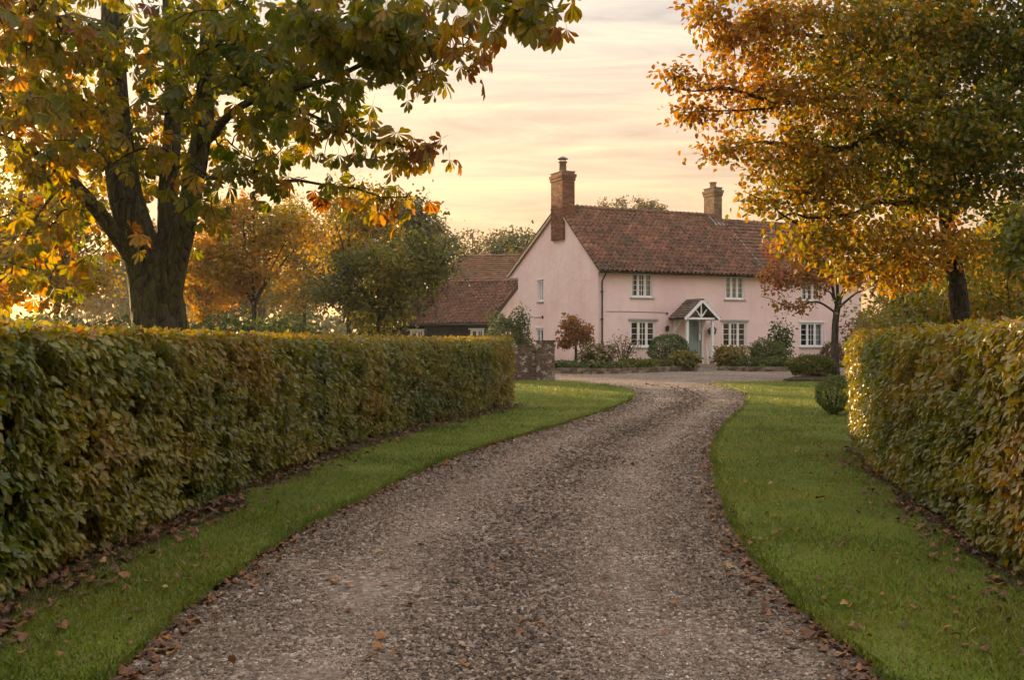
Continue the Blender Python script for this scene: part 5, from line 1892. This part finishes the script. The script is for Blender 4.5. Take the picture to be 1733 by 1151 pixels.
make_tree('golden_tree', 'tall golden brown autumn tree behind the right hedge', 'tree', gb, g_limbs, g_blobs, 1800, SMALL, 'golden_leaf',
          k=34, size=0.084, spread=0.115, droop=0.45, bark='smooth_bark', seed=102, extra=g_extra, parts=300, hsd=0.15, wob=0.06, twig_r=0.0032, nseg=12, fine=FINE)

# small red tree in front of the right windows
rx_, ry_ = gnd(1414, 641)
rbp = (rx_, ry_, gz(ry_))
Yr = ry_
r_limbs = [([rbp, A(1413, 600, Yr), A(1414, 545, Yr), A(1420, 505, Yr)], 0.13, 0.10),
           ([A(1416, 515, Yr), A(1395, 470, Yr - .2), A(1360, 440, Yr - .5), A(1300, 420, Yr - .6)], .06, .01),
           ([A(1419, 510, Yr), A(1412, 450, Yr), A(1400, 400, Yr + .2), A(1390, 370, Yr + .3)], .06, .01),
           ([A(1421, 510, Yr), A(1440, 460, Yr + .2), A(1455, 420, Yr + .4), A(1460, 380, Yr + .5)], .06, .01),
           ([A(1415, 530, Yr), A(1380, 512, Yr - .4), A(1330, 515, Yr - .8), A(1290, 505, Yr - 1)], .045, .008),
           ([A(1421, 520, Yr), A(1460, 490, Yr + .2), A(1500, 480, Yr + .3)], .05, .01),
           ([A(1416, 520, Yr), A(1400, 490, Yr - .8), A(1370, 480, Yr - 1.4)], .04, .008)]
r_blobs = [(A(1370, 450, Yr), (1.5, 1.3, .9), 0.46, 1), (A(1320, 470, Yr - .5), (.8, .8, .5), 0.46, 1), (A(1400, 400, Yr), (1.2, 1.0, .6), 0.56, .9), (A(1310, 420, Yr - .4), (.7, .7, .4), 0.61, .9),
           (A(1460, 440, Yr), (.9, .9, .8), 0.36, .8), (A(1340, 515, Yr - .6), (.9, .7, .25), 0.26, .9), (A(1490, 500, Yr), (.6, .6, .4), 0.31, .5)]
make_tree('small_red_tree', 'small spreading tree with red and orange leaves in front of the house', 'tree', rbp, r_limbs, r_blobs, 430, SMALL, 'red_leaf', k=9, size=0.13, spread=0.12, droop=0.4,
          bark='pale_bark', seed=103, hsd=.2, twig_r=0.005)

# ------------------------------------------------------------------ shrubs by the house
def bedp(px, Y, dz=0.12):
    return ((px - CX) * Y / F, Y, gz(Y) + dz)


mb_ = bedp(974, 42.5)
Ym = 42.5
make_tree('copper_leaved_tree', 'small round copper leaved tree on a thin stem against the pink gable', 'tree', mb_,
          [([mb_, A(975, 600, Ym), A(974, 578, Ym)], .06, .045), ([A(974, 585, Ym), A(960, 560, Ym), A(950, 545, Ym)], .03, .008), ([A(975, 582, Ym), A(985, 560, Ym), A(994, 545, Ym)], .03, .008), ([A(974, 580, Ym), A(972, 555, Ym - .2), A(971, 535, Ym - .2)], .03, .008)],
          [(A(970, 562, Ym), (.72, .65, .55), .5, 1), (A(955, 580, Ym), (.42, .4, .28), .6, 1), (A(990, 572, Ym), (.38, .4, .35), .4, 1), (A(970, 542, Ym), (.5, .4, .3), .6, 1)], 120, SMALL, 'rust_leaf',
          k=16, size=0.12, spread=.09, droop=.3, bark='pale_bark', seed=104, twig_r=.004)
shrub('hydrangea', 'rounded hydrangea with faded pink flower heads beside the copper tree', 'shrub', bedp(1010, 41), (.66, .6), .92, 2200, 'green_leaf', .10, 1, hue=.55, flowers=34)
shrub('bare_shrub', 'thin buff leaved shrub left of the round clipped bush', 'shrub', bedp(1055, 42.8), (.78, .6), 1.35, 620, 'buff_leaf', .09, 2, stems=16, shell=.25, lump=.25)
shrub('clipped_bush', 'large round clipped dark green bush left of the porch', 'bush', bedp(1131, 43.6), (.83, .8), 1.33, 9000, 'box_leaf', .06, 3, hue=.4, lump=.05, shell=.8)
shrub('leafy_shrub', 'low yellow green shrub between the round bush and the porch', 'shrub', bedp(1158, 41.8), (.62, .5), .66, 1500, 'hydrangea_leaf', .12, 4, hue=.4, droop=.35)
shrub('hydrangea', 'low yellowing hydrangea at the right side of the porch', 'shrub', bedp(1235, 43.3), (.68, .55), .86, 1700, 'hydrangea_leaf', .12, 5, hue=.6, droop=.35, flowers=0)
shrub('green_shrub', 'rounded grey green shrub below the right hand windows', 'shrub', bedp(1298, 44.0), (.78, .7), 1.12, 5000, 'green_leaf', .07, 6, hue=.55, lump=.17)
shrub('camellia', 'tall loose dark green shrub standing behind the rounded grey green one', 'shrub', bedp(1322, 45.6), (.52, .5), 1.9, 1100, 'box_leaf', .13, 7, hue=.35, stems=9, shell=.3, lump=.3)
shrub('low_shrub', 'small low green shrub at the foot of the rounded grey green one', 'shrub', bedp(1318, 42.6), (.6, .45), .42, 1500, 'green_leaf', .08, 17, hue=.5)
lb = gnd(1372, 641)
shrub('bedding_bush', 'wide low bush with fine yellow green leaves left of the red tree trunk', 'bush', (lb[0], lb[1], gz(lb[1]) + .05), (.76, .55), .72, 5200, 'yellow_green_leaf', .065, 8, hue=.15, lump=.1, square=.3, upright=.4)
shrub('dark_bush', 'dark bush against the house right of the last window', 'bush', bedp(1408, 46.8, .02), (.5, .5), 1.15, 1800, 'maroon_leaf', .08, 9, hue=.1)
bb_ = gnd(1412, 706)
shrub('box_ball', 'round clipped box ball at the end of the right hedge', 'bush', (bb_[0], bb_[1], gz(bb_[1]) + .04), (.36, .36), .78, 5200, 'box_leaf', .034, 10, hue=.85, lump=.04, shell=.8)
shrub('evergreen_shrub', 'dark evergreen shrub behind the brick wall left of the gable', 'shrub', (-0.25, 42.5, gz(42.5)), (.88, .8), 2.35, 4800, 'green_leaf', .10, 11, hue=.3, lump=.22)
shrub('climbing_shrub', 'loose green climber growing against the corner of the pink gable', 'shrub', (.42, 43.4, gz(43.4)), (.34, .4), 2.5, 1100, 'green_leaf', .10, 12, hue=.35, lump=.3, shell=.3)
shrub('leafy_shrub', 'low leafy plants at the foot of the copper tree', 'shrub', bedp(962, 40.2), (.7, .4), .32, 900, 'green_leaf', .08, 13, hue=.5)
shrub('low_plants', 'clump of low green plants in front of the hydrangea with pink flower heads', 'plant', bedp(1030, 39.8), (.8, .35), .30, 1000, 'green_leaf', .08, 31, hue=.6, lump=.25)
shrub('low_plants', 'clump of low grassy plants under the thin buff leaved shrub', 'plant', bedp(1078, 40.6), (.7, .4), .34, 900, 'yellow_green_leaf', .10, 32, hue=.1, upright=1.2, lump=.25)
shrub('low_plants', 'small plants at the foot of the large round clipped bush', 'plant', bedp(1110, 41.6), (.6, .35), .32, 800, 'green_leaf', .08, 33, hue=.6, lump=.25)
shrub('low_plants', 'low green plants between the yellowing hydrangea and the rounded shrub', 'plant', bedp(1268, 42.6), (.6, .4), .40, 900, 'green_leaf', .08, 34, hue=.45, lump=.25)
sb_ = [gnd(*p) for p in ((1326, 647), (1345, 642), (1400, 640), (1470, 641), (1470, 648), (1400, 648.4))]
structure('corner_bed', sheet('corner_bed', sb_, .4, .10, 'soil', .02, skirt=.09), 'small dark soil bed under the low bush')


# ------------------------------------------------------------------ trees beyond the hedges
def bg_tree(name, label, px, Y, top, rpx, bottom, mat, n, k, hue, size, seed, trunk_r=.14, lean=0, ry=None, bark='smooth_bark', lumps=13, hsd=.18, spread=.2, group=None, z0=None, hollow=0.0, droop=.4, trunk=True):
    r_ = np.random.default_rng(seed)
    base = ((px - CX) * Y / F, Y, gz(Y) if z0 is None else z0)
    zt, zb_ = EYE + (HY - top) * Y / F, EYE + (HY - bottom) * Y / F
    R_ = rpx * Y / F
    c = Vector((base[0], Y, (zt + zb_) / 2))
    hz = (zt - zb_) / 2
    fork = base[2] + max(.6, (zb_ - base[2]) * .9 + hz * .35)
    limbs = [([base, (base[0] + lean * .3, Y, (base[2] + fork) / 2), (base[0] + lean, Y, fork), (base[0] + lean * 1.2, Y, zt - hz * .35)], trunk_r, trunk_r * .25)]
    for i in range(6):
        a = 2 * math.pi * (i + r_.random() * .6) / 6
        e = Vector((c.x + math.cos(a) * R_ * .62, Y + math.sin(a) * R_ * .62, c.z + hz * r_.uniform(-.25, .6)))
        s0 = Vector((base[0] + lean, Y, fork + hz * r_.uniform(-.25, .25)))
        limbs.append(([s0, s0.lerp(e, .5) + Vector((0, 0, hz * .12)), e], trunk_r * .42, trunk_r * .1))
    blobs = []
    for i in range(lumps):
        d = unit(r_.normal(size=3)) * r_.uniform(.45, .95)
        q = r_.uniform(.22, .45)
        blobs.append(((c.x + d[0] * R_, Y + d[1] * R_, c.z + d[2] * hz), (R_ * q, R_ * q, hz * q), hue + r_.normal(0, .10), 1))
    blobs.append((tuple(c), (R_ * .6, R_ * .6, hz * .7), hue, .3))
    return make_tree(name, label, 'tree', base, limbs, blobs, n, SMALL, mat, k=k, size=size, spread=spread, droop=droop, bark=bark, seed=seed, hsd=hsd, twig_r=.004 * max(1, Y / 25), group=group, wob=.05, nseg=8)


bg_tree('leafy_tree', 'dark green tree with a spreading crown in front of the black barn', 640, 36, 385, 125, 560, 'olive_leaf', 460, 26, .45, .13, 201, trunk_r=.12, lumps=16, spread=.24)
bg_tree('leafy_tree', 'slender tree with dull orange leaves behind the dark green tree', 590, 47, 305, 100, 480, 'orange_leaf', 300, 30, .25, .15, 202, trunk_r=.15, lumps=16, spread=.3)
bg_tree('orange_tree', 'orange and yellow tree seen just right of the big chestnut trunk', 430, 40, 335, 110, 520, 'orange_leaf', 380, 32, .42, .15, 203, trunk_r=.16, lumps=16, spread=.28)
bg_tree('orange_tree', 'smaller yellow orange tree behind the chestnut trunk', 350, 44, 400, 70, 540, 'orange_leaf', 200, 30, .45, .16, 204, trunk_r=.13, spread=.3)
bg_tree('woodland_tree', 'orange tree at the far left edge with the low sun behind it', 0, 42, 350, 105, 540, 'orange_leaf', 300, 30, .5, .16, 205, trunk_r=.16, spread=.3)
bg_tree('woodland_tree', 'yellow tree left of the chestnut trunk in the background', 95, 36, 300, 100, 545, 'orange_leaf', 300, 30, .3, .14, 206, trunk_r=.16, spread=.28)  # crown made taller and denser to shade the near right hedge
bg_tree('woodland_tree', 'green and yellow tree in the gap between chestnut trunk and left edge', 15, 40, 300, 105, 545, 'yellow_green_leaf', 340, 30, .5, .15, 207, trunk_r=.1, spread=.3)  # enlarged likewise, to block the low sun from the near right hedge
bg_tree('woodland_tree', 'tall thin yellow tree between the orange tree and the slender tree', 515, 62, 350, 80, 530, 'orange_leaf', 260, 28, .35, .2, 208, trunk_r=.2, spread=.4)
bg_tree('woodland_tree', 'broad brown woodland tree far behind the pale green bushes', 440, 80, 400, 110, 560, 'far_leaf', 300, 30, .7, .3, 209, trunk_r=.25, spread=.6)
bg_tree('woodland_tree', 'dull green woodland tree filling the gap behind the dark green tree, shaped to shade the gable', 668, 61, 360, 84, 560, 'far_leaf', 560, 34, .4, .28, 210, trunk_r=.25, spread=.6)  # crown placed and thickened to keep the low sun off the gable
bg_tree('woodland_tree', 'brown woodland tree behind the chestnut trunk', 250, 90, 390, 110, 560, 'far_leaf', 280, 30, .75, .3, 211, trunk_r=.25, spread=.6)
for i, (px, Y, rx, h, lab) in enumerate(((110, 26, 1.6, 2.0, 'green bush behind the left hedge left of the chestnut trunk'), (215, 30, 1.6, 2.0, 'green bush partly hidden by the chestnut trunk'),
                                        (395, 28, 1.5, 2.1, 'pale green bush just right of the chestnut trunk'), (475, 31, 1.4, 2.1, 'pale green bush between the chestnut and the dark green tree'), (20, 24, 1.5, 2.1, 'olive bush at the left edge above the hedge'))):
    shrub('background_bush', lab, 'bush', ((px - CX) * Y / F, Y, gz(Y)), (rx, rx), h, 3800, 'grey_green_leaf' if i != 4 else 'yellow_green_leaf', .13, 220 + i, hue=.4, lump=.2, shell=.4)
bg_tree('distant_tree', 'rounded green tree on the skyline left of the barn roofs', 732, 92, 378, 45, 500, 'far_leaf', 260, 18, .3, .28, 231, trunk_r=.3, spread=.45)
bg_tree('distant_tree', 'airy small tree on the skyline above the barn roof', 800, 98, 382, 34, 450, 'far_leaf', 90, 9, .7, .25, 232, trunk_r=.2, spread=.4)
bg_tree('distant_tree', 'second airy tree on the skyline nearer the pink gable', 836, 100, 388, 24, 450, 'far_leaf', 60, 8, .7, .25, 233, trunk_r=.16, spread=.4)
bg_tree('distant_tree', 'dark green skyline tree touching the slope of the pink gable', 893, 88, 380, 42, 480, 'far_leaf', 220, 18, .25, .26, 234, trunk_r=.3, spread=.45)
bg_tree('distant_tree', 'low dark tree behind the ridge of the taller barn', 858, 95, 398, 30, 470, 'far_leaf', 120, 16, .3, .26, 235, trunk_r=.2, spread=.45)
for i, (px, r_px, top, lab) in enumerate(((1024, 9, 338, 'leftmost small treetop above the house ridge'), (1053, 15, 331, 'widest treetop above the house ridge'), (1081, 13, 335, 'round treetop right of the widest one above the ridge'), (1103, 10, 340, 'fourth small treetop above the house ridge'), (1119, 7, 347, 'smallest rightmost treetop above the house ridge'))):
    bg_tree('distant_tree', lab, px, 120, top, r_px, 385, 'far_leaf', 120, 8, .75, .24, 240 + i, trunk_r=.22, spread=.3, lumps=10)
# right side
shrub('background_bush', 'golden green bush right behind the golden tree trunk', 'bush', ((1600 - CX) * 21 / F, 21, gz(21)), (1.7, 1.4), 3.1, 6500, 'yellow_green_leaf', .10, 251, hue=.5, lump=.2, shell=.4)
shrub('background_bush', 'golden green bush at the right edge above the hedge', 'bush', ((1720 - CX) * 20 / F, 20, gz(20)), (1.6, 1.4), 3.3, 6500, 'golden_leaf', .10, 252, hue=.45, lump=.2, shell=.4)
shrub('background_bush', 'dark reddish bush between the red tree and the golden tree', 'bush', ((1510 - CX) * 40 / F, 40, gz(40)), (1.7, 1.4), 2.6, 3000, 'maroon_leaf', .13, 253, hue=.35, lump=.25, shell=.3)
shrub('background_bush', 'yellow green bush beside the right end of the pink house', 'bush', ((1480 - CX) * 50 / F, 50, .4), (1.3, 1.3), 2.6, 2500, 'yellow_green_leaf', .15, 254, hue=.3, lump=.25, shell=.3)
bg_tree('leafy_tree', 'green tree with larger leaves cut off by the right edge', 1768, 12.5, 345, 55, 475, 'yellow_green_leaf', 110, 22, .1, .10, 255, trunk_r=.10, spread=.16)
bg_tree('background_tree', 'tall golden tree behind the right hedge at the right edge', 1690, 30, 330, 120, 545, 'golden_leaf', 420, 28, .3, .15, 256, trunk_r=.16, spread=.3)

bg_tree('background_tree', 'dark olive tree filling the gap left of the golden tree trunk', 1560, 34, 400, 75, 560, 'olive_leaf', 260, 26, .45, .14, 257, trunk_r=.14, spread=.25)


# far wood closing the horizon
def far_wood():
    r_ = np.random.default_rng(77)
    n = 15000
    X = r_.uniform(-150, 150, n)
    Y = 150 + r_.uniform(-6, 6, n)
    top = 6.5 + 2.2 * np.sin(X * .11) + 1.3 * np.sin(X * .31 + 1) + 0.9 * np.sin(X * .8)
    Z = .3 + top * r_.random(n) ** .8
    P = np.column_stack([X, Y, Z])
    me = scatter_mesh('far_wood', SMALL, np.zeros(n, int), P, frames(unit(r_.normal(size=(n, 3))), unit(r_.normal(size=(n, 3)))), np.full(n, 1.1), np.clip(.4 + r_.normal(0, .2, n), 0, 1), 'far_leaf', (0, 0, 0))
    tag(link('far_wood', me), 'far belt of trees along the horizon', 'wood', kind='stuff')


far_wood()


# ------------------------------------------------------------------ fallen leaves
def fallen():
    r_ = np.random.default_rng(91)
    sets = []

    def put(P2, dz, size, label, group, hue, hs, nobj):
        n = len(P2)
        P = np.column_stack([P2, gzv(P2[:, 1]) + dz])
        ax = unit(np.column_stack([r_.normal(size=n), r_.normal(size=n), r_.normal(0, .10, n)]))
        nr = unit(np.column_stack([r_.normal(0, .24, n), r_.normal(0, .24, n), np.where(r_.random(n) < .5, 1, -1)]))
        S = size * r_.uniform(.55, 1.35, n)
        P[:, 2] += S * .12
        hu = np.clip(hue + r_.normal(0, hs, n), 0, 1)
        M = frames(ax, nr)
        o = np.argsort(P[:, 1])
        px, py = pix(P)
        o = [i for i in o if 0 < px[i] < 1733 and 0 < py[i] < 1151]
        big = np.array(o[:nobj], int)
        meshes = {}
        for i in big:
            k, hb = i % 3, int(hu[i] * 9.99)
            if (k, hb) not in meshes:
                V, f3, f4, E = CURL[k]
                meshes[(k, hb)] = np_mesh('fallen_leaf', V, f3, f4, 'dead_leaf', {'hue': np.full(len(V), (hb + .5) / 10), 'edge': E})
            ob = link('fallen_leaf', meshes[(k, hb)])
            ob.matrix_world = Matrix.Translation(Vector(P[i])) @ Matrix(M[i].tolist()).to_4x4() @ Matrix.Scale(float(S[i]), 4)
            tag(ob, label, 'leaf', group)
        keep = np.ones(n, bool)
        keep[big] = False
        if keep.any():
            sets.append((P[keep], M[keep], S[keep], hu[keep]))

    def along(path, n, y0, y1, off, sd, side, pw=1.1):
        E = np.array([e for e in path if y0 < e[1] < y1])
        T = unit(np.gradient(E, axis=0))
        N_ = np.column_stack([T[:, 1], -T[:, 0]]) * side
        w = (1 / E[:, 1]) ** pw
        # leaves gather in drifts
        w = w * (0.35 + np.abs(np.sin(np.arange(len(E)) * .45) * np.sin(np.arange(len(E)) * .173 + 1)))
        i = r_.choice(len(E), n, p=w / w.sum())
        return E[i] + T[i] * r_.normal(0, .15, (n, 1)) + N_[i] * (off + np.abs(r_.normal(0, sd, (n, 1))))
    CURL = [leaf_fine(.36, 11), leaf_fine(.42, 12), leaf_fine(.30, 13)]
    for V, f3, f4, E in CURL:
        V[:, 2] += .30 * (V[:, 0] ** 2) + .07 * np.sin(V[:, 1] * 5) + .05 * np.sin(V[:, 0] * 11 + V[:, 1] * 7)
    put(along(GL, 900, 4, 27, -.03, .09, 1), .014, .058, 'curled brown leaf fallen at the left edge of the gravel drive', 'leaves along the left gravel edge', .38, .26, 110)
    put(along(GR, 1100, 4, 27, -.03, .11, -1), .014, .058, 'curled brown leaf fallen at the right edge of the gravel drive', 'leaves along the right gravel edge', .38, .26, 110)
    for poly, n, lab, grp, no in ((lawn_l, 200, 'brown leaf lying on the grass verge beside the left hedge', 'leaves on the left verge', 40), (lawn_r, 620, 'brown leaf lying on the lawn beside the right hedge', 'leaves on the right lawn', 100)):
        m = n * 30
        Y = 4.5 * (30 / 4.5) ** r_.random(m)
        X = r_.uniform(-4, 10, m)
        Q = np.column_stack([X, Y])
        Q = Q[inside(poly, Q)][:n]
        put(Q, .078, .046, lab, grp, .5, .25, no)
    Y = 4.6 * (24 / 4.6) ** r_.random(190)
    gl, gr = np.array(GL), np.array(GR)
    lm, rm = gl[:np.argmax(gl[:, 1] > 26)], gr[:np.argmax(gr[:, 1] > 26)]
    xl, xr = np.interp(Y, lm[:, 1], lm[:, 0]), np.interp(Y, rm[:, 1], rm[:, 0])
    put(np.column_stack([xl + (xr - xl) * r_.random(190), Y]), .014, .06, 'orange brown leaf lying out on the gravel of the drive', 'leaves on the gravel', .6, .2, 40)
    put(along(HL, 2600, 4, 25, -.25, .28, 1, .9), .085, .07, 'brown leaf in the litter under the left hedge', 'leaves under the left hedge', .30, .2, 0)
    put(along(HR, 1100, 4, 17, -.25, .26, -1, .9), .085, .07, 'brown leaf in the litter under the right hedge', 'leaves under the right hedge', .35, .2, 0)
    P = np.concatenate([s[0] for s in sets])
    me = scatter_mesh('leaf_litter', CURL, r_.integers(0, 3, len(P)), P, np.concatenate([s[1] for s in sets]), np.concatenate([s[2] for s in sets]), np.concatenate([s[3] for s in sets]), 'dead_leaf', (0, 0, 0))
    tag(link('leaf_litter', me), 'litter of brown autumn leaves under the hedges and along the drive', 'leaves', kind='stuff')


fallen()


# ------------------------------------------------------------------ thin evening haze
def haze():
    m = bpy.data.materials.new('haze_air')
    m.use_nodes = True
    nt = m.node_tree
    nt.nodes.remove(nt.nodes['Principled BSDF'])
    v = nt.nodes.new('ShaderNodeVolumePrincipled')
    v.inputs['Color'].default_value = (0.98, 0.95, 0.90, 1)
    v.inputs['Density'].default_value = 0.0003
    v.inputs['Anisotropy'].default_value = 0.45
    nt.links.new(v.outputs[0], nt.nodes['Material Output'].inputs['Volume'])
    MATS['haze_air'] = m
    b = MB().box(-190, 190, -40, 175, -1.2, 14.0)
    o = link('haze', b.mesh('haze', 'haze_air'))
    tag(o, 'thin warm evening haze over the garden and fields', 'haze', kind='stuff')


haze()
